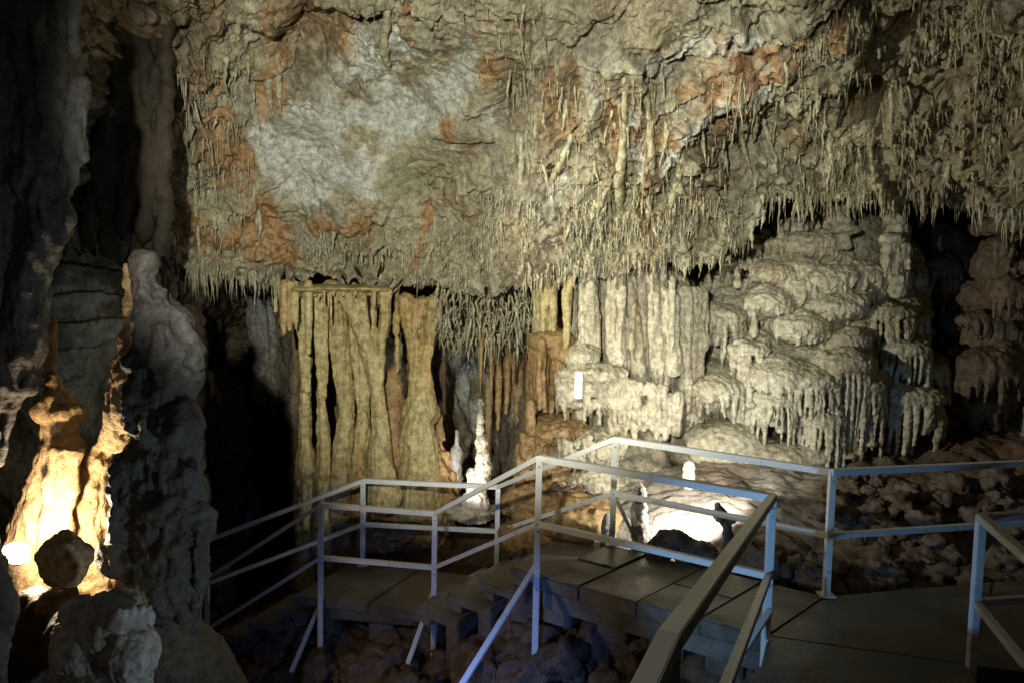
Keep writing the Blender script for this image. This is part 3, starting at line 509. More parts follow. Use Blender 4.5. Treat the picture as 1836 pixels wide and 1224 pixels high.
# ------------------------------------------------------------------ the great flowstone mound
mound_root = empty('great_flowstone_mound', P(1450, 810, 9.6), 'great cream flowstone mound of stacked domes with dripping fringes on the right', 'flowstone')
def cap(px, py, hw, D, drop, n, ph=.5, thick=None, fr=None, arc=78):
    tl = random.uniform(-.45, .45)
    pr = [E(px, py + hw * ph * .8, D, hw, hw * ph * .8, (thick or hw * .75 * D / F)), E(px + random.uniform(-.4, .4) * hw, py + hw * ph * .55, D - .02, hw * random.uniform(.4, .6), hw * ph * .7, hw * .5 * D / F), E(px + tl * -hw * .9, py + hw * ph * .8 + abs(tl) * hw * .4, D + .03, hw * .6, hw * ph * .8, hw * .6 * D / F)]; rx = hw * D / F; ry = thick or rx * .75; c = P(px, py + hw * ph * .9, D)
    for k in range(n):
        th = math.radians(-90 + arc * (2 * (k + .5 + random.uniform(-.4, .4)) / n - 1)); x = c.x + math.cos(th) * rx * .93; y = c.y + math.sin(th) * ry * .93; z = c.z + rx * ph * .1 + tl * (x - c.x)
        r0 = (fr or min(.04, .95 * rx / n)) * random.uniform(.6, 1.25); L = drop * D / F * random.uniform(.3, 1) ; kx = random.uniform(-.03, .03)
        pr.append(tube([(x * .9 + c.x * .1, y + .05, z + .02), (x, y, z - L * .35), (x + kx, y + random.uniform(0, .05), z - L)], [r0 * 1.1, r0, r0 * random.uniform(.4, .9)], 8))
    return pr
body = [E(1450, 640, 10.5, 190, 190, .95), E(1330, 720, 10.2, 130, 100, .8), E(1560, 700, 10.5, 130, 130, .8), E(1500, 480, 10.6, 130, 110, .7), E(1640, 760, 10.2, 80, 80, .6), E(1400, 560, 10.4, 120, 80, .6), E(1290, 600, 10.2, 70, 90, .6), E(1450, 790, 10.1, 220, 40, .9), E(1600, 560, 10.4, 60, 140, .5)]
for k in range(190):
    a = random.uniform(0, 6.28); rr_ = random.random() ** .5; x = 1450 + math.cos(a) * rr_ * 200; y = 570 + math.sin(a) * rr_ * 190
    if x > 1580 and y < 470: continue
    hw = random.choice((10, 14, 18, 24, 30, 40)) * random.uniform(.8, 1.2); Dd = 10.55 - .95 * math.sqrt(max(0, 1 - rr_ ** 2)) - random.uniform(-.02, .12) - .1 * (y > 600)
    body += cap(x, y, hw, Dd, random.uniform(16, 52), int(hw / 4) + 1, random.uniform(.35, .6), fr=random.uniform(.018, .032))
adopt(tag(blob('mound_body', body, .016, M_mound, flute=.014, ff=18, fz=.1, bump=.016, terr=.012, tf=13, sm=1)), mound_root)
caps = [(1452, 415, 52, 9.9, 30, 12), (1395, 470, 46, 9.7, 26, 10), (1550, 470, 55, 9.8, 34, 12), (1480, 480, 60, 9.65, 26, 12), (1375, 520, 50, 9.5, 40, 10), (1590, 545, 52, 9.5, 120, 12), (1500, 530, 66, 9.5, 30, 14), (1300, 545, 42, 9.5, 100, 7), (1430, 560, 55, 9.4, 40, 12),
        (1515, 590, 52, 9.3, 46, 14), (1345, 610, 42, 9.25, 80, 10), (1290, 672, 52, 9.2, 50, 13), (1400, 640, 68, 9.2, 60, 16), (1450, 655, 75, 9.1, 110, 20), (1515, 625, 52, 9.1, 170, 15), (1380, 700, 55, 9.0, 90, 14), (1545, 675, 42, 9.05, 120, 12), (1615, 610, 44, 9.4, 90, 12), (1635, 690, 55, 9.3, 90, 12), (1665, 650, 36, 9.6, 60, 9), (1600, 720, 34, 9.2, 80, 9), (1240, 730, 36, 9.3, 22, 9), (1478, 730, 44, 8.95, 85, 12), (1610, 480, 34, 9.8, 70, 8), (1640, 560, 30, 9.7, 90, 8)]
for c_ in caps:
    px_, py_, hw_, D_, dr_, n_ = c_; up = py_ < 600; tg = [E(px_ + random.uniform(-.3, .3) * hw_, py_ + hw_ * .1, D_ + .36, hw_ * 1.05, hw_ * .6, .30), E(px_ + random.uniform(-.8, .8) * hw_, py_ + hw_ * .7, D_ + .24, hw_ * .7, hw_ * .6, .28)]
    adopt(blob('dome_fringe', tg + cap(px_ + random.uniform(-8, 8), py_, hw_ * random.uniform(.8, 1.25), D_ + (.02 if up else -.05), dr_ * (.7 if up and dr_ < 60 else 1.15), n_, ph=random.uniform(.4, .65)), .0125, M_mound, flute=.010, ff=20, fz=.1, bump=.012, bf=14, terr=.008, tf=15, sm=1), mound_root)
thing_blob('flowstone_ramp', [E(1300, 800, 9.1, 88, 46, .42), E(1380, 815, 9.0, 100, 30, .4), E(1255, 800, 9.1, 44, 42, .35), E(1440, 812, 8.95, 60, 20, .3)], 'smooth cream dome at the foot of the great flowstone mound', 'flowstone', M_mound, flute=.006, ff=12, bump=.014, voxel=.016)
PIL = [(1345, 720, 5, 650, 'short pillar at the left end of the row'), (1362, 735, 5, 655, 'second short pillar from the left'), (1385, 752, 7, 660, 'blunt white pillar third from the left'), (1400, 765, 5, 665, 'thin pillar beside the blunt white one'), (1418, 795, 6, 680, 'pillar where the smooth cream dome begins'), (1433, 800, 5, 690, 'very slim pillar'), (1447, 806, 7, 670, 'pillar with a ringed foot'), (1462, 808, 6, 680, 'straight pillar right of the ringed foot'), (1478, 810, 8, 650, 'strong pillar at the row centre'), (1494, 806, 5, 690, 'thinner pillar right of the strong one'), (1513, 810, 12, 670, 'thick collared pillar'), (1532, 808, 7, 660, 'pillar right of the collared one'), (1545, 800, 5, 690, 'slim pillar next to last'), (1560, 790, 7, 640, 'last pillar beside the black gap')]
for k, (x, y, r, y0, lab) in enumerate(PIL):
    thing_blob('flowstone_pillar', [T([(x - random.uniform(-4, 8), y0, r * 1.2, 9.05), (x - 2, y0 + (y - y0) * .45, r * .8, 8.93), (x, y, r * 1.15, 8.88)], 9, 10), E(x, y - random.uniform(10, 34), 8.9, r * 1.3, 4, r * 1.3 * 9 / F), E(x, y + 4, 8.88, r * 1.9, 7, r * 2 * 9 / F)], lab + ' under the fringed domes of the mound', 'pillar', M_mound, bump=.01, flute=.006, ff=20, sm=1, voxel=.011)
thing_blob('pedestal_column', [T([(1500, 330, 10), (1504, 360, 14), (1500, 380, 17)], 9.5), E(1502, 350, 9.5, 14, 8, .1), E(1500, 372, 9.5, 21, 10, .14), E(1505, 395, 9.5, 24, 12, .16), E(1515, 412, 9.55, 26, 10, .16), T([(1510, 400, 14), (1515, 440, 12)], 9.6)], 'stacked stone pedestal joining ceiling and mound top', 'column', M_mound, bump=.02, sm=1, voxel=.013)
thing_blob('flowstone_tower', [T([(1605, 385, 14), (1608, 420, 22), (1606, 460, 24), (1612, 520, 20)], 9.6, 12), E(1605, 395, 9.55, 20, 12, .14), E(1600, 430, 9.5, 24, 12, .15)] + [T([(1588 + k * 7, 440, 5), (1588 + k * 7, 480 + random.uniform(0, 25), 2)], 9.42, 8) for k in range(7)], 'shaggy tower at the upper right shoulder of the mound', 'flowstone tower', M_mound, bump=.022, flute=.01, ff=14, sm=1)
thing_blob('ledge', [E(1250, 458, 8.9, 62, 7, .3)] + [T([(1195 + k * 5.4, 460, 3.5), (1195 + k * 5.4, 468 + random.uniform(3, 22), 1.5)], 8.68, 8) for k in range(22)], 'thin ledge with short drips above the black slot left of the mound', 'ledge', M_straw, bump=.012, sm=1)
# dark groups at the far right
for k, (x, y, hw, D, dr, n, lab) in enumerate([(1748, 560, 34, 9.6, 40, 8, 'dim brown drip cluster right of the mound'), (1770, 620, 60, 9.4, 70, 13, 'dim shelf with long fringe in the right shadow'), (1815, 500, 40, 9.0, 60, 9, 'dark ledge with icicle fringe at the right edge'), (1800, 430, 16, 9.0, 60, 4, 'pale stub stalactite near the right edge'), (1745, 700, 60, 9.7, 70, 10, 'low shadowed drapery right of the mound foot'), (1690, 460, 34, 10.2, 90, 8, 'tall shadowed curtain beside the mound')]):
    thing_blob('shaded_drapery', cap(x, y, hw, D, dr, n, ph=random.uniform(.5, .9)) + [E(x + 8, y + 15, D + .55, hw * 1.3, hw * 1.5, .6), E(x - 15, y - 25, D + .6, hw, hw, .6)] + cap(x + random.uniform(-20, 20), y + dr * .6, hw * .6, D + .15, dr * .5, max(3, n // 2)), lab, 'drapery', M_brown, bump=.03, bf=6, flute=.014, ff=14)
# small spikes on the mound's upper left
for x, y, h, D, lab in [(1205, 500, 28, 8.8, 'small upright spike on the pale wall top'), (1400, 405, 24, 9.9, 'small finger stalagmite on the mound crest'), (1322, 480, 30, 9.4, 'finger stalagmite at the end of the black slot'), (1352, 560, 40, 9.2, 'yellowish finger stalagmite on the mound\'s left')]:
    thing_blob('stalagmite', [T([(x, y, 3.5), (x, y + h * .5, 6), (x - 1, y + h, 9)], D, 10)], lab, 'stalagmite', M_mound, bump=.012, sm=1, voxel=.01)
# ------------------------------------------------------------------ stalagmites and boulders on the bright slope
def on_floor(px, py, Dguess): return P(px, py, Dguess)
thing_blob('stalagmite', [T([(1144, 868, 8), (1146, 890, 14), (1146, 930, 15), (1150, 970, 19), (1152, 1000, 22)], 7.15, 12)], 'upright white stalagmite directly behind the front railing, half blown out by a lamp', 'stalagmite', M_white, bump=.02, bf=14, voxel=.011)
thing_blob('stalagmite', [T([(1235, 830, 9), (1235, 848, 12), (1236, 868, 12)], 7.9, 12)], 'short white stub stalagmite in the middle of the bright slope', 'stalagmite', M_white, bump=.016, voxel=.011)
thing_blob('stalagmite', [T([(1288, 903, 6), (1292, 925, 13), (1304, 945, 9), (1302, 985, 11)], 7.0, 12), E(1308, 930, 7.0, 12, 8, .06)], 'dark knobbed stalagmite silhouetted against the bright slope', 'stalagmite', M_dark, bump=.02, voxel=.012)
thing_blob('boulder', [E(1205, 975, 6.75, 36, 24, .15), E(1245, 992, 6.7, 42, 26, .16), E(1275, 1010, 6.6, 30, 22, .14), E(1180, 990, 6.75, 24, 28, .1)], 'dark rough boulder hiding the lamp behind the front railing', 'boulder', M_dark, bump=.035, bf=7, voxel=.014)
thing_blob('stalagmite', [T([(1088, 925, 8), (1090, 950, 13), (1092, 985, 14)], 7.4, 12)], 'small grey stub behind the corner post of the far railing', 'stalagmite', M_grey, bump=.02, voxel=.012)
thing_blob('flowstone_bank', [E(1045, 930, 8.0, 80, 45, .5), E(960, 960, 8.3, 70, 35, .4), E(1000, 900, 8.6, 110, 40, .4)], 'ochre clay bank behind the steps between the landings', 'flowstone', M_ochre, bump=.04, bf=5, terr=.03, tf=5, voxel=.02)
rocks = []
def rock_mesh(seed):
    r = np.random.default_rng(seed); V, Fq = ell((0, 0, 0), (1, .85, .72), 14); V = V + V * (fbm(V + seed * 3.1, 1.1, 4) * .4 + worley(V + seed * 3.1, 1.3)[2] * .55)[:, None]
    me = raw_mesh('rubble_rock', V, Fq); me.polygons.foreach_set('use_smooth', np.full(len(me.polygons), True)); me.materials.append(M_rubble); return me
RM = [rock_mesh(k) for k in range(8)]
def put_rock(x, y, s, lab, group, z=None, mi=None, sink=.3, name='rubble_rock', cat='rock'):
    o = bpy.data.objects.new(name, RM[random.randrange(8) if mi is None else mi]); C.objects.link(o); zz = floor_z(x, y) if z is None else z
    o.location = (x, y, zz + s * .72 * (1 - 2 * sink)); o.scale = (s, s * random.uniform(.8, 1.1), s * random.uniform(.75, 1.1)); o.rotation_euler = (random.uniform(-.5, .5), random.uniform(-.5, .5), random.uniform(0, 6.28)); return tag(o, lab, cat, group)
for k in range(110):
    x = random.uniform(3.2, 6.4); y = random.uniform(6.35, 8.3); put_rock(x, y, random.uniform(.04, .15) * (1.4 if random.random() < .15 else 1), 'brown rubble rock on the slope beyond the far railing on the right', 'rubble beyond the far railing on the right')
for k in range(130):
    x = random.uniform(-3.2, 1.6); y = float(np.interp(x, [-3.4, -.75, .22, 1.7], [7.95, 7.6, 6.4, 5.3])) + random.uniform(-1.5, .35); put_rock(x, y, random.choice((.07, .1, .14, .2, .26)) * random.uniform(.8, 1.2), 'dim blue lit rock in the pit below the landings', 'rocks in the pit below the landings')
for k in range(30):
    x = random.uniform(2.35, 3.6); y = random.uniform(6.15, 6.75); put_rock(x, y, random.uniform(.1, .22), 'dark heaped rock between the bright slope and the far railing post', 'heaped rocks at the slope edge')
put_rock(*G(1383, 985, .15).xy, .24, 'large brown boulder behind the blue lit railing post', None, name='boulder', cat='boulder')
for px, py, D, s, lab in [(1610, 905, 7.6, .2, 'crystal crusted boulder, biggest of the right rubble'), (1655, 935, 7.2, .15, 'pale round rock low in the right rubble'), (1560, 880, 7.8, .09, 'small pale standing rock in the right rubble'), (1700, 870, 8.2, .2, 'broad brown rock at the top of the right rubble'), (1475, 915, 7.2, .14, 'long tan rock at the right end of the bright slope'), (1790, 850, 8, .2, 'brown rock by the right edge above the railing'), (1000, 895, 8.4, .18, 'brown boulder between the stair railings'), (930, 1000, 7.6, .1, 'orange stone beside the steps')]:
    p = P(px, py, D); put_rock(p.x, p.y, s, lab, None, z=p.z - s * .3, name='boulder', cat='boulder')
# ------------------------------------------------------------------ left side: near rock, lit stalagmites
g = []
strands = [[(30, -60, 60), (60, 60, 55), (95, 170, 45), (60, 300, 40), (95, 400, 30), (50, 500, 30), (45, 600, 32), (5, 690, 30), (-45, 790, 30), (-90, 920, 30)],
           [(110, -60, 20), (118, 60, 18), (118, 150, 14), (128, 250, 12), (110, 330, 10), (118, 400, 16), (96, 430, 12), (76, 520, 9), (70, 600, 12), (50, 690, 10)],
           [(-40, -60, 90), (-30, 200, 80), (-30, 400, 60), (-60, 650, 60), (-110, 1000, 50)], [(70, 250, 8), (60, 330, 10), (40, 400, 10), (28, 480, 10), (22, 560, 12), (30, 620, 16)], [(145, 150, 8), (140, 240, 8), (128, 300, 8), (115, 380, 9)],
           [(150, 200, 6), (145, 290, 6), (125, 350, 7)], [(20, 200, 25), (10, 300, 18), (5, 400, 20), (20, 520, 8)], [(0, 520, 20), (-15, 650, 20), (-40, 760, 16), (-80, 900, 16)], [(50, 600, 18), (30, 680, 14), (12, 760, 8), (-4, 830, 6)]]
for s in strands: g.append(T(s, 4.6, 12, flat=.9))
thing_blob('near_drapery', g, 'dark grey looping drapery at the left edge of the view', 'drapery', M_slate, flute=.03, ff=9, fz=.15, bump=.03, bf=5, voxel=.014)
g = []
for k in range(10):
    x = 150 + k * 15; g.append(T([(x, -60, 16), (x + random.uniform(-12, 12), 150, random.uniform(8, 22)), (x + random.uniform(-12, 12), 300, random.uniform(8, 22)), (x + random.uniform(-8, 8), 400, 10), (x, random.uniform(420, 470), 5)], 6.9 + random.uniform(-.2, .2), 9))
thing_blob('shaded_drapery', g, 'dark brown drapery wall between the near drapery and the rusty ceiling', 'drapery', M_shade_brown, flute=.03, ff=7, fz=.3, bump=.04, bf=4, voxel=.022)
big = [T([(252, 462, 4), (260, 490, 14), (270, 530, 28), (284, 600, 42), (292, 680, 52), (290, 760, 58), (296, 850, 60), (300, 930, 66), (305, 1000, 60), (315, 1070, 36), (322, 1150, 22)], 4.5, 18), E(322, 700, 4.5, 30, 45, .1), E(335, 860, 4.45, 30, 45, .12), E(340, 950, 4.45, 32, 55, .12), E(235, 900, 4.5, 40, 90, .15), E(310, 770, 4.35, 30, 40, .1), E(240, 1000, 4.5, 32, 70, .14)]
for k in range(10): x = 262 + k * 10; big.append(T([(x, 960, 10), (x + 4, 1040, 9), (x + 8, 1085 + random.uniform(-20, 70), 4)], 4.35, 8))
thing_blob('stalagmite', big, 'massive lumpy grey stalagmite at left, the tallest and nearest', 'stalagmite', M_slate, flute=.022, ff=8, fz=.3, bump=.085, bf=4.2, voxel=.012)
fin = [T([(226, 484, 6), (236, 515, 13), (243, 560, 16), (242, 600, 20), (236, 650, 26), (226, 700, 26), (216, 740, 24)], 4.75, 12), T([(216, 740, 24, 4.75), (205, 790, 22, 5.1)], 5), T([(190, 765, 7), (188, 800, 15), (172, 850, 26), (165, 910, 34), (168, 970, 34), (178, 1030, 40), (190, 1090, 40)], 5.2, 12), T([(214, 720, 14), (205, 800, 18), (210, 900, 30), (215, 980, 30)], 5.3, 12), E(180, 830, 5.15, 12, 20, .05)]
thing_blob('stalagmite', fin, 'slim jagged stalagmite with glaring lit left edge against the massive one', 'stalagmite', M_warm, flute=.015, ff=12, bump=.025, bf=9, voxel=.011)
sb = [T([(93, 672, 6), (95, 690, 12), (100, 715, 24), (112, 745, 32), (104, 775, 28), (112, 815, 42), (100, 860, 44), (85, 920, 50), (70, 985, 58), (62, 1060, 62)], 5.2, 16), E(140, 740, 5.2, 12, 14, .05), E(82, 735, 5.15, 20, 26, .09), E(118, 735, 5.15, 22, 16, .09)]
for x in (100, 118, 136): sb.append(T([(x, 810, 12), (x - 8, 870, 11), (x - 16, 930, 10), (x - 24, 990, 10)], 5.0, 8))
thing_blob('stalagmite', sb, 'stout orange stalagmite glowing above the lamp at far left', 'stalagmite', M_warm, flute=.012, ff=10, fz=.1, bump=.02, bf=7, voxel=.012)
thing_blob('stalagmite', [T([(93, 572, 4), (95, 590, 7), (93, 630, 9), (88, 680, 12)], 5.6, 10)], 'small orange lit spike higher on the far left', 'stalagmite', M_warm, bump=.014, sm=1, voxel=.011)
thing_blob('boulder', [E(112, 995, 4.1, 41, 34, .13), E(112, 1020, 4.1, 36, 34, .11)], 'round mushroom topped boulder beside the lamp', 'boulder', M_warm, bump=.045, bf=5, flute=.01, ff=14, voxel=.01)
thing_blob('boulder', [T([(112, 1060, 26), (100, 1100, 55), (80, 1180, 80), (60, 1300, 110)], 4.2, 14), E(60, 1075, 4.3, 30, 25, .12), E(150, 1140, 4.0, 60, 70, .2)], 'brown shadowed rock pedestal under the mushroom topped boulder', 'boulder', M_dark, bump=.03, bf=5, voxel=.016)
cb = [E(205, 1120, 3.7, 62, 62, .16), E(160, 1160, 3.7, 60, 70, .16), E(235, 1170, 3.65, 46, 60, .14), E(150, 1095, 3.75, 34, 28, .1), E(180, 1230, 3.7, 90, 60, .2)]
for k in range(16):
    x = 165 + (k % 8) * 13; y = 1090 + (k // 8) * 55; cb.append(T([(x + 8, y, 5), (x, y + 22, 7), (x - 8, y + 44, 4)], 3.54 + .03 * abs(k % 8 - 3), 8))
thing_blob('boulder', cb, 'corrugated blue grey boulder in the bottom left foreground', 'boulder', M_grey, flute=.012, ff=18, bump=.02, bf=10, voxel=.01)
thing_blob('rock_ridge', [T([(300, 1040, 24), (330, 1130, 40), (380, 1210, 50), (420, 1300, 60)], 4.6, 12), T([(270, 1080, 40), (300, 1200, 60)], 4.4, 12)], 'dull brown ridge running down below the massive stalagmite', 'rock', M_dark, bump=.03, bf=5, voxel=.016)
thing_blob('near_drapery', [T([(-5, 1010, 14), (8, 1060, 16), (10, 1120, 16), (0, 1190, 12), (-6, 1260, 14)], 3.2, 12), T([(-40, 980, 40), (-40, 1260, 40)], 3.3)], 'grey rock edge in the bottom left corner', 'rock', M_grey, flute=.012, ff=14, bump=.016, bf=9, voxel=.01)
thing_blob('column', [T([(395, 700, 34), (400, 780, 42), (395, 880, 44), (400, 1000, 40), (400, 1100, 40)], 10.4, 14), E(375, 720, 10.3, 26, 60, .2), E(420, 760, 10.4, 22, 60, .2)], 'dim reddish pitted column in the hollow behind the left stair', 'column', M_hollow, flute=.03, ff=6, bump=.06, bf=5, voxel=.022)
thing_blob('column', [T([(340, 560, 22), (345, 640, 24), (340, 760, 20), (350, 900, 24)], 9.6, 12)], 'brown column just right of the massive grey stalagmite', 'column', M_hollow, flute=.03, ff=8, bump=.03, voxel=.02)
for k, (x, y0, y1, r, D, lab) in enumerate([(470, 520, 1000, 26, 12.2, 'grey column deep in the dark hollow'), (520, 560, 980, 14, 11.2, 'dark column behind the slender canopy column'), (400, 1030, 1100, 16, 9.9, 'pale stub beside the left stair railing'), (445, 870, 1000, 14, 11.2, 'pale drip column low in the dark hollow')]):
    thing_blob('column', [T([(x, y0, r), (x + 6, (y0 + y1) / 2, r * .9), (x, y1, r * 1.2)], D, 12)], lab, 'column', M_grey if k != 1 else M_dark, flute=.03, ff=7, bump=.04, voxel=.022)
# ------------------------------------------------------------------ walkway
def prism(name, poly, z0, z1, mat, parent=None, bev=.012):
    import bmesh
    bm = bmesh.new(); n = len(poly)
    lo = [bm.verts.new((p[0], p[1], z0)) for p in poly]; hi = [bm.verts.new((p[0], p[1], z1)) for p in poly]
    bm.faces.new(hi); bm.faces.new(lo[::-1])
    for i in range(n): bm.faces.new((lo[i], lo[(i + 1) % n], hi[(i + 1) % n], hi[i]))
    bmesh.ops.recalc_face_normals(bm, faces=bm.faces)
    bmesh.ops.bevel(bm, geom=list(bm.edges), offset=bev, segments=2, affect='EDGES')
    me = bpy.data.meshes.new(name); bm.to_mesh(me); bm.free(); me.materials.append(mat)
    o = bpy.data.objects.new(name, me); C.objects.link(o)
    if parent: adopt(o, parent)
    return o
UZ, LZ = 0.0, -.85
A = {k: v for k, v in dict(n967=G(967, 815, UZ + 1), f1103=G(1103, 782, UZ + 1), f1490=G(1493, 840, UZ + 1), n1385=G(1385, 885, UZ + 1), fr=G(1836, 825, UZ + 1), r1765=G(1760, 920, UZ + 1),
     f650=G(651, 857, LZ + 1), f895=G(893, 868, LZ + 1), n780=G(780, 915, LZ + 1), n575=G(575, 900, LZ + 1)).items()}
def lerp(a, b, t): return a + (b - a) * t
def xy(v): return Vector((v.x, v.y))
n967, f1103, f1490, n1385, fr_, r1765 = [xy(A[k]) for k in ('n967', 'f1103', 'f1490', 'n1385', 'fr', 'r1765')]
n780, f895, n575, f650 = [xy(A[k]) for k in ('n780', 'f895', 'n575', 'f650')]
ru = (fr_ - f1490).normalized(); far_r = f1490 + ru * 4.5
pathdir = (xy(P(1200, 1130, 1.8)) - n1385).normalized(); near_knee = xy(P(1200, 1130, 1.8))
def inset(a, b, d): t = (b - a).normalized(); nrm_ = Vector((-t.y, t.x)); return nrm_ * d
up_in = inset(n967, n1385, .05)
# upper landing split into slabs by lines parallel to its stair edge
lk = n967 + up_in; rk = n1385 + up_in; edge_near = (n1385 - n967); edge_far = (f1490 - f1103)
k = 0; gap = .004
ts = [-.02, .2, .47, .74, 1.0]
up_root = empty('upper_landing', (lk.x, lk.y, 0), 'upper concrete landing of large worn slabs behind the near railing', 'landing')
for i in range(4):
    for (s0, s1) in ((0, .5), (.5, 1)):
        a0 = lerp(lerp(lk, rk, ts[i]), lerp(f1103, f1490, ts[i]), s0); b0 = lerp(lerp(lk, rk, ts[i + 1]), lerp(f1103, f1490, ts[i + 1]), s0)
        a1 = lerp(lerp(lk, rk, ts[i]), lerp(f1103, f1490, ts[i]), s1); b1 = lerp(lerp(lk, rk, ts[i + 1]), lerp(f1103, f1490, ts[i + 1]), s1)
        if i in (1, 3) and s0 == 0: a1 = lerp(lerp(lk, rk, ts[i]), lerp(f1103, f1490, ts[i]), 1); b1 = lerp(lerp(lk, rk, ts[i + 1]), lerp(f1103, f1490, ts[i + 1]), 1)
        elif i in (1, 3): continue
        prism('slab', [a0, b0, b1, a1], -.13, random.uniform(-.010, .003), M_conc, up_root, random.uniform(.01, .022))
pa = rk; step0 = n1385 + pathdir * .75
offv = Vector((-pathdir.y, pathdir.x)); offv = offv if offv.x > 0 else -offv
for (p0, p1, p2, p3) in [(rk, rk + (r1765 - n1385) * 1.0, lerp(f1490, far_r, .35), f1490), (rk + (r1765 - n1385), rk + (r1765 - n1385) * 2.4, far_r, lerp(f1490, far_r, .35)), (step0, step0 + (r1765 - n1385), rk + (r1765 - n1385), rk)]:
    prism('slab', [p0, p1, p2, p3], -.13, random.uniform(-.004, .003), M_conc, up_root)
# beams below near edge
t_ = (n1385 - n967).normalized(); nn_ = Vector((-t_.y, t_.x))
for s in (.02, .3, .55, .8):
    c = n967 + t_ * (edge_near.length * s) + nn_ * .22; prism('support_block', [c + t_ * -.14 + nn_ * .05, c + t_ * .14 + nn_ * .05, c + t_ * .14 + nn_ * .3, c - t_ * .14 + nn_ * .3], -.5, -.135, M_conc, up_root)
prism('edge_beam', [n967 + nn_ * .1, n1385 + nn_ * .1, n1385 + nn_ * .25, n967 + nn_ * .25], -.3, -.14, M_conc, up_root)
# steps up towards the viewer
st = empty('near_steps', (step0.x, step0.y, 0), 'concrete steps rising toward the viewer along the near handrail', 'steps')
for i in range(5):
    a = step0 + pathdir * (.42 * i); w = (r1765 - n1385); prism('tread', [a, a + w, a + w + pathdir * (.45 if i < 4 else 3), a + pathdir * (.45 if i < 4 else 3)], -.3, .16 * (i + 1), M_conc, st)
# flight between the landings
fl_ = empty('middle_steps', (n780.x, n780.y, LZ), 'flight of rough concrete steps joining the two landings', 'steps')
dd = (f895 - n780).normalized(); e = Vector((.77, -.64))
for i in range(4):
    z = LZ + .17 * (i + 1); a = Vector((-.84 + .29 * i, 7.18 - .11 * i)) - dd * random.uniform(0, .05); b = a + e * .56; L = 1.2 + .05 * i
    dz_ = random.uniform(-.004, .004); prism('tread', [a, b, b + dd * L, a + dd * L], z - .085 + dz_, z + dz_, M_conc, fl_, .016)
    a2 = a + e * .05 + dd * .03; prism('riser_block', [a2, a2 + e * .13, a2 + e * .13 + dd * .95, a2 + dd * .95], z - .17, z - .087, M_conc, fl_, .01)
    a3 = a + e * .33 + dd * .10; prism('support_block', [a3, a3 + e * .16, a3 + e * .16 + dd * .8, a3 + dd * .8], z - .45, z - .087, M_conc, fl_)
# lower landing
lo_root = empty('lower_landing', (n575.x, n575.y, LZ), 'lower concrete landing of two worn slabs left of the middle steps', 'landing')
ln = Vector((0, .04))
m0, m1 = lerp(n575, n780, .42), lerp(f650, f895, .42); x0 = (n575 - n780).normalized() * .32
prism('slab', [n575 + x0 + ln, m0 + ln, m1, f650 + x0 * .6], LZ - .10, LZ, M_conc, lo_root); prism('slab', [m0 + ln + Vector((.01, 0)), lerp(n780, n967, .12) + ln, lerp(f895, f1103, .1), m1 + Vector((.01, 0))], LZ - .11, LZ - .004, M_conc, lo_root)
prism('edge_beam', [n575 + Vector((0, .12)), n780 + Vector((.1, .12)), n780 + Vector((.1, .3)), n575 + Vector((0, .3))], LZ - .24, LZ - .115, M_conc, lo_root)
for s in (.0, .5, .95): c = lerp(n575, n780, s) + Vector((0, .3)); prism('support_block', [c + Vector((-.13, 0)), c + Vector((.13, 0)), c + Vector((.13, .5)), c + Vector((-.13, .5))], LZ - .5, LZ - .25, M_conc, lo_root)
# steps going down on the left
nend = P(357, 1042, 7.9); fend = P(370, 965, 8.6)
dn = empty('lower_steps', (n575.x - .4, n575.y, LZ - .5), 'dark concrete steps leading down to the left', 'steps')
da = xy(nend) - n575; db = xy(fend) - f650
for i in range(7):
    z = LZ - .17 * (i + 1); t0 = .12 + .22 * i; t1 = t0 + .27; a = n575 + da * t0 + ln; b = n575 + da * t1 + ln; c = f650 + db * t1 * .75; d_ = f650 + db * t0 * .75
    prism('tread', [b, a, d_, c], z - .08, z, M_conc, dn); e = (b - a).normalized(); a2 = a + Vector((0, .05)) + e * .02
    prism('riser_block', [a2 + e * .14, a2, a2 + Vector((0, 1.0)), a2 + e * .14 + Vector((0, 1.0))], z - .17, z - .082, M_conc, dn)
    if i < 5: prism('support_block', [a2 + e * .3 + Vector((0, .1)), a2 + Vector((0, .1)), a2 + Vector((0, .8)), a2 + e * .3 + Vector((0, .8))], -2.6, z - .18, M_conc, dn)
foot = []
for (a, b, zt) in ((n967, n1385, -.5), (n780, n967, -1.25), (n575, n780, -1.5)):
    for k in range(9):
        c = lerp(a, b, k / 8) + Vector((0, random.uniform(.5, .75))); s_r = random.uniform(.22, .34); zz = zt + (.45 * k / 8 if zt == -1.25 else 0)
        foot += [ell((c.x, c.y + .1, zz - .25), (s_r, .35, .42)), ell((c.x + random.uniform(-.1, .1), c.y + random.uniform(-.3, -.1), zz - .75), (s_r * 1.1, .4, .5))]
thing_blob('rock_footing', foot, 'rough dark rock under the slabs of the landings', 'rock', M_rubble, bump=.09, bf=3, voxel=.03)
def box(name, c, s, mat, parent, bev=.004):
    import bmesh
    bm = bmesh.new(); bmesh.ops.create_cube(bm, size=1); bmesh.ops.scale(bm, vec=s, verts=bm.verts); bmesh.ops.translate(bm, vec=c, verts=bm.verts); bmesh.ops.bevel(bm, geom=list(bm.edges), offset=bev, segments=2, affect='EDGES')
    me = bpy.data.meshes.new(name); bm.to_mesh(me); bm.free(); me.materials.append(mat); o = bpy.data.objects.new(name, me); C.objects.link(o); adopt(o, parent); return o
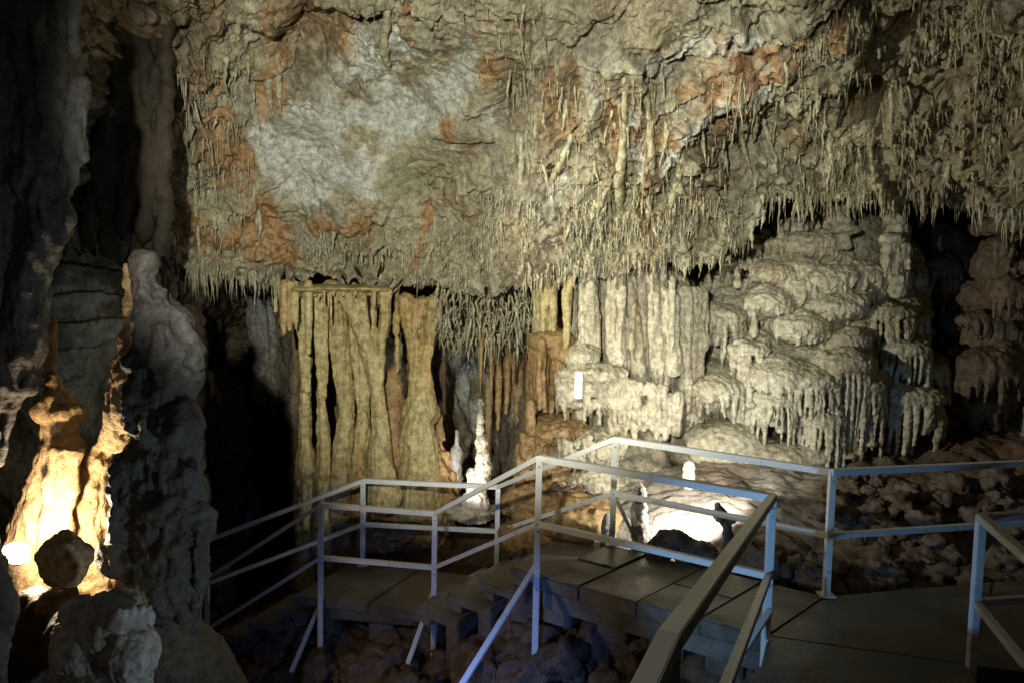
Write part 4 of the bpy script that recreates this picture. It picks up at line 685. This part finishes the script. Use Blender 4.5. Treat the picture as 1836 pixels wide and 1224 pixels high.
# ------------------------------------------------------------------ railings
def sweep(name, pts, w, h, parent, label=None):
    pts = [Vector(p) for p in pts]; n = len(pts); V = []; Fq = []
    for i, p in enumerate(pts):
        a = (p - pts[i - 1]).xy.normalized() if i else None; b = (pts[i + 1] - p).xy.normalized() if i < n - 1 else None
        t = ((a or b) + (b or a)); t = t.normalized(); nrm_ = Vector((-t.y, t.x)); cosn = t.dot(b or a); sc = 1 / max(cosn, .5)
        for s, u in ((-1, 0), (1, 0), (1, -1), (-1, -1)): V.append((p.x + nrm_.x * s * w / 2 * sc, p.y + nrm_.y * s * w / 2 * sc, p.z + u * h))
    for i in range(n - 1):
        for k in range(4): Fq.append((i * 4 + k, i * 4 + (k + 1) % 4, i * 4 + 4 + (k + 1) % 4, i * 4 + 4 + k))
    Fq += [(0, 3, 2, 1), tuple((n - 1) * 4 + k for k in (0, 1, 2, 3))]
    import bmesh
    me = raw_mesh(name, V, Fq); bm = bmesh.new(); bm.from_mesh(me); bmesh.ops.recalc_face_normals(bm, faces=bm.faces); bmesh.ops.bevel(bm, geom=list(bm.edges), offset=.0035, segments=2, affect='EDGES'); bm.to_mesh(me); bm.free()
    me.materials.append(M_paint); o = bpy.data.objects.new(name, me); C.objects.link(o); adopt(o, parent); return o
def strut(name, p0, p1, w, parent):
    p0, p1 = Vector(p0), Vector(p1); t = (p1 - p0).normalized(); a = Vector((1, 0, 0)) - t * t.x; a = a.normalized(); b = t.cross(a); V = []
    for p in (p0, p1):
        for s, u in ((-1, -1), (1, -1), (1, 1), (-1, 1)): V.append(p + a * s * w / 2 + b * u * w / 2)
    import bmesh
    me = raw_mesh(name, [tuple(v) for v in V], [(0, 1, 2, 3), (4, 7, 6, 5), (0, 4, 5, 1), (1, 5, 6, 2), (2, 6, 7, 3), (3, 7, 4, 0)]); bm = bmesh.new(); bm.from_mesh(me); bmesh.ops.recalc_face_normals(bm, faces=bm.faces); bmesh.ops.bevel(bm, geom=list(bm.edges), offset=.003, segments=2, affect='EDGES'); bm.to_mesh(me); bm.free()
    me.materials.append(M_paint); o = bpy.data.objects.new(name, me); C.objects.link(o); adopt(o, parent); return o
def v3(p, z): return Vector((p.x, p.y, z))
near = empty('near_railing', (n967.x, n967.y, 0), 'long pale steel railing along the near edge of both landings, turning toward the viewer', 'railing')
knee = P(1200, 1130, 1.8); knee2 = Vector((knee.x + pathdir.x * 1.6, knee.y + pathdir.y * 1.6, knee.z + .0)); 
nend2 = v3(n575 + da * 1.9, nend.z + (nend.z - .15) * .9)
tops = [nend2, v3(n575, LZ + 1), v3(n780, LZ + 1), v3(n967, 1), v3(n1385, 1), Vector(knee), knee2]
sweep('top_rail', tops, .055, .05, near)
mids = [t - Vector((0, 0, .54)) for t in tops]; sweep('mid_rail', mids, .046, .045, near)
for p, z0, z1 in [(n575, -1.75, LZ + .998), (n780, -1.8, LZ + .998), (n967, -1.2, .998), (n1385, -.9, .998), (xy(knee) , -.6, knee.z - .003)]: strut('post', v3(p, z0), v3(p, z1 - .01), .05, near)
strut('post', v3(n575 + da * .93, -2.4), v3(n575 + da * .93, -1.35), .045, near)
for a_, b_ in [(P(580, 1068, 7.86), P(522, 1205, 7.35)), (P(780, 1052, 7.55), P(731, 1190, 6.95)), (P(964, 1008, 6.24), P(822, 1236, 5.35)), (P(1380, 1095, 5.1), P(1330, 1170, 4.75))]: strut('brace', a_, b_, .042, near)
far = empty('far_railing', (f1103.x, f1103.y, 0), 'pale steel railing along the far edge of both landings in front of the rock wall', 'railing')
fend2 = v3(f650 + db * 1.5, fend.z + (fend.z - .15) * .5)
tops = [fend2, v3(f650, LZ + 1), v3(f895, LZ + 1), v3(f1103, 1), v3(f1490, 1), v3(far_r, 1)]
sweep('top_rail', tops, .055, .05, far); sweep('mid_rail', [t - Vector((0, 0, .5)) for t in tops], .046, .045, far)
for p, z0, z1 in [(xy(fend), -2.6, fend.z), (f650, LZ - .2, LZ + 1), (f895, LZ - .2, LZ + 1), (f1103, -.2, 1), (f1490, -.2, 1), (f1490 + ru * 3.4, -.2, 1)]: strut('post', v3(p, z0), v3(p, z1 - .012), .05, far)
strut('brace', (f1103.x + .03, f1103.y, .42), (f1103.x + .3, f1103.y + .25, -.1), .035, far)
def plate(parent, p, z, s_=.06):
    prism('base_plate', [Vector((p.x - s_, p.y - s_)), Vector((p.x + s_, p.y - s_)), Vector((p.x + s_, p.y + s_)), Vector((p.x - s_, p.y + s_))], z, z + .01, M_paint, parent, .002)
def bolts(parent, p, zs, w=.05):
    for z in zs: box('bolt', Vector((p.x, p.y - w / 2 - .003, z)), (.016, .010, .016), M_cable, parent, .003)
for p, z in ((f1103, .006), (f1490, .006), (f650, LZ + .008), (f895, LZ + .008)): plate(far, p, z)
for p, t in ((f1103, 1), (f1490, 1), (f650, LZ + 1), (f895, LZ + 1)): bolts(far, p, (t - .09, t - .52, t - .80))
for p, t in ((n575, LZ + 1), (n780, LZ + 1), (n967, 1), (n1385, 1)): bolts(near, p, (t - .09, t - .56, t - .62, t - 1.1))
rt = empty('right_railing', (r1765.x, r1765.y, 0), 'dim steel railing corner at the right edge of the view beside the path', 'railing')
rdir = (xy(P(1836, 1000, 4.1)) - r1765).normalized(); r_out = r1765 + (fr_ - f1490).normalized() * 3 + Vector((0, -.1))
r_to = r1765 + rdir * 3.5
z_to = 1 + 0.0
sweep('top_rail', [v3(r_out, 1), v3(r1765, 1), v3(r1765 + rdir * .8, 1.0), v3(r_to, 1.6)], .055, .05, rt); sweep('mid_rail', [v3(r_out, .45), v3(r1765, .45), v3(r1765 + rdir * .8, .45), v3(r_to, 1.05)], .046, .045, rt)
strut('post', v3(r1765, -.15), v3(r1765, .988), .05, rt); strut('post', v3(lerp(r1765, r_out, .8), -.15), v3(lerp(r1765, r_out, .8), .988), .05, rt)
# ------------------------------------------------------------------ lamps and the white box
bx_ = empty('white_box', P(1037, 690, 8.33), 'slim upright white box on the cream ledge, fed by a thin wire', 'light')
M_white2 = plain('white_box_front', (.85, .88, .95), .4, emit=.55, ecol=(.8, .88, 1))  # front of the white box; faint glow added, not a known lamp
c = bx_.location; box('box_front', c, (.078, .035, .28), M_white2, bx_)
box('housing', c + Vector((0, .035, 0)), (.07, .04, .27), M_lamp, bx_); box('end_cap', c + Vector((0, 0, -.15)), (.06, .03, .018), M_cable, bx_)
for k in range(3): box('scale_mark', c + Vector((.012, -.0185, .10 - k * .03)), (.022, .002, .004), M_cable, bx_, .0005)
V, Fq = T([(1037, 714, .7), (1025, 722, .7), (1012, 712, .7), (1003, 700, .7), (997, 715, .7), (999, 740, .7)], 8.3, 6); me = raw_mesh('power_cable', V, Fq); me.materials.append(M_cable); o = bpy.data.objects.new('power_cable', me); C.objects.link(o); tag(o, 'thin grey wire looping left below the white box', 'cable')
lp = P(30, 985, 4.75)
lam = empty('floodlight', lp, 'glaring round lamp on the ground below the stout orange stalagmite', 'lamp')
M_glow = plain('lamp_glass', (1, 1, 1), .3, emit=40, ecol=(.92, .93, 1))
V, Fq = ell(lp, (.085, .05, .045), 12); me = raw_mesh('lamp_glass', V, Fq); me.materials.append(M_glow); o = bpy.data.objects.new('lamp_glass', me); C.objects.link(o); adopt(o, lam)
V, Fq = ell(lp + Vector((0, .0, -.065)), (.08, .06, .03), 10); me = raw_mesh('lamp_base', V, Fq); me.materials.append(M_lamp); o = bpy.data.objects.new('lamp_base', me); C.objects.link(o); adopt(o, lam)
def floodlight(px, py, D, label):
    p = P(px, py, D); r = empty('floodlight', p, label, 'lamp'); box('housing', p, (.16, .06, .11), M_lamp, r); box('lamp_glass', p + Vector((0, .035, 0)), (.14, .008, .09), plain('cold_lamp_glass', (1, 1, 1), .3, emit=12), r); box('bracket', p + Vector((0, 0, -.08)), (.03, .03, .07), M_cable, r); return p
LIGHTS = []
def light(kind, name, loc, power, color, target=None, size=.1, angle=90, blend=.5):
    l = bpy.data.lights.new(name, kind); l.energy = power; l.color = color; l.shadow_soft_size = size
    if kind == 'SPOT': l.spot_size = math.radians(angle); l.spot_blend = blend
    o = bpy.data.objects.new(name, l); C.objects.link(o); o.location = loc
    if target is not None: o.rotation_euler = (Vector(target) - Vector(loc)).to_track_quat('-Z', 'Y').to_euler()
    return o
KEY = Vector((-.9, -.1, 3.25))
def aim(p, az, el): return p + Vector((math.sin(math.radians(az)) * math.cos(math.radians(el)), math.cos(math.radians(az)) * math.cos(math.radians(el)), math.sin(math.radians(el))))
light('SPOT', 'key_floodlight', KEY, 2900, (1, .98, .84), aim(KEY, 5, .8), .06, 52, .45)
light('POINT', 'key_fill', KEY, 30, (.95, .97, .95), size=.08)  # added fill point for the dark rails and left side
K2 = Vector((-2.5, 5.6, 2.3)); light('SPOT', 'mound_rake_fill', K2, 1200, (1, .97, .82), aim(K2, 66, 3), .05, 66, .8)  # added unseen spot raking the mound from the left, no fixture
light('SPOT', 'blue_floodlight', P(850, 1420, 2.9), 210, (.25, .55, 1), P(1500, 970, 6), .05, 48, .6)
light('SPOT', 'pit_haze_fill', P(860, 1330, 4.2), 95, (.15, .32, 1), P(850, 1230, 5.6), .08, 76, .9)  # added blue spot standing in for the haze at bottom centre
light('SPOT', 'grey_floodlight', (.3, 2.9, .1), 95, (.72, .88, 1), P(270, 850, 4.8), .06, 66, 1)
LP = P(72, 968, 4.62); light('POINT', 'warm_ground_lamp', LP, 95, (1, .80, .52), size=.05)
SL = P(1262, 955, 7.05) + Vector((0, 0, .30)); light('SPOT', 'slope_lamp', SL, 170, (1, .97, .92), SL + Vector((-.3, 1, -.22)), .05, 150, .35)
light('SPOT', 'stalagmite_lamp', P(800, 890, 8.5), 110, (1, .93, .82), P(860, 830, 9.3), .04, 70, .5)
light('POINT', 'far_chamber_lamp', P(822, 800, 11.9), 90, (.75, 1, .92), size=.08)
w = bpy.data.worlds.new('World'); S.world = w; w.use_nodes = True; w.node_tree.nodes['Background'].inputs[0].default_value = (.5, .55, .6, 1); w.node_tree.nodes['Background'].inputs[1].default_value = .0
S.view_settings.view_transform = 'Standard'; S.view_settings.look = 'None'; S.view_settings.exposure = -.18; S.view_settings.gamma = 1
S.render.engine = 'CYCLES'
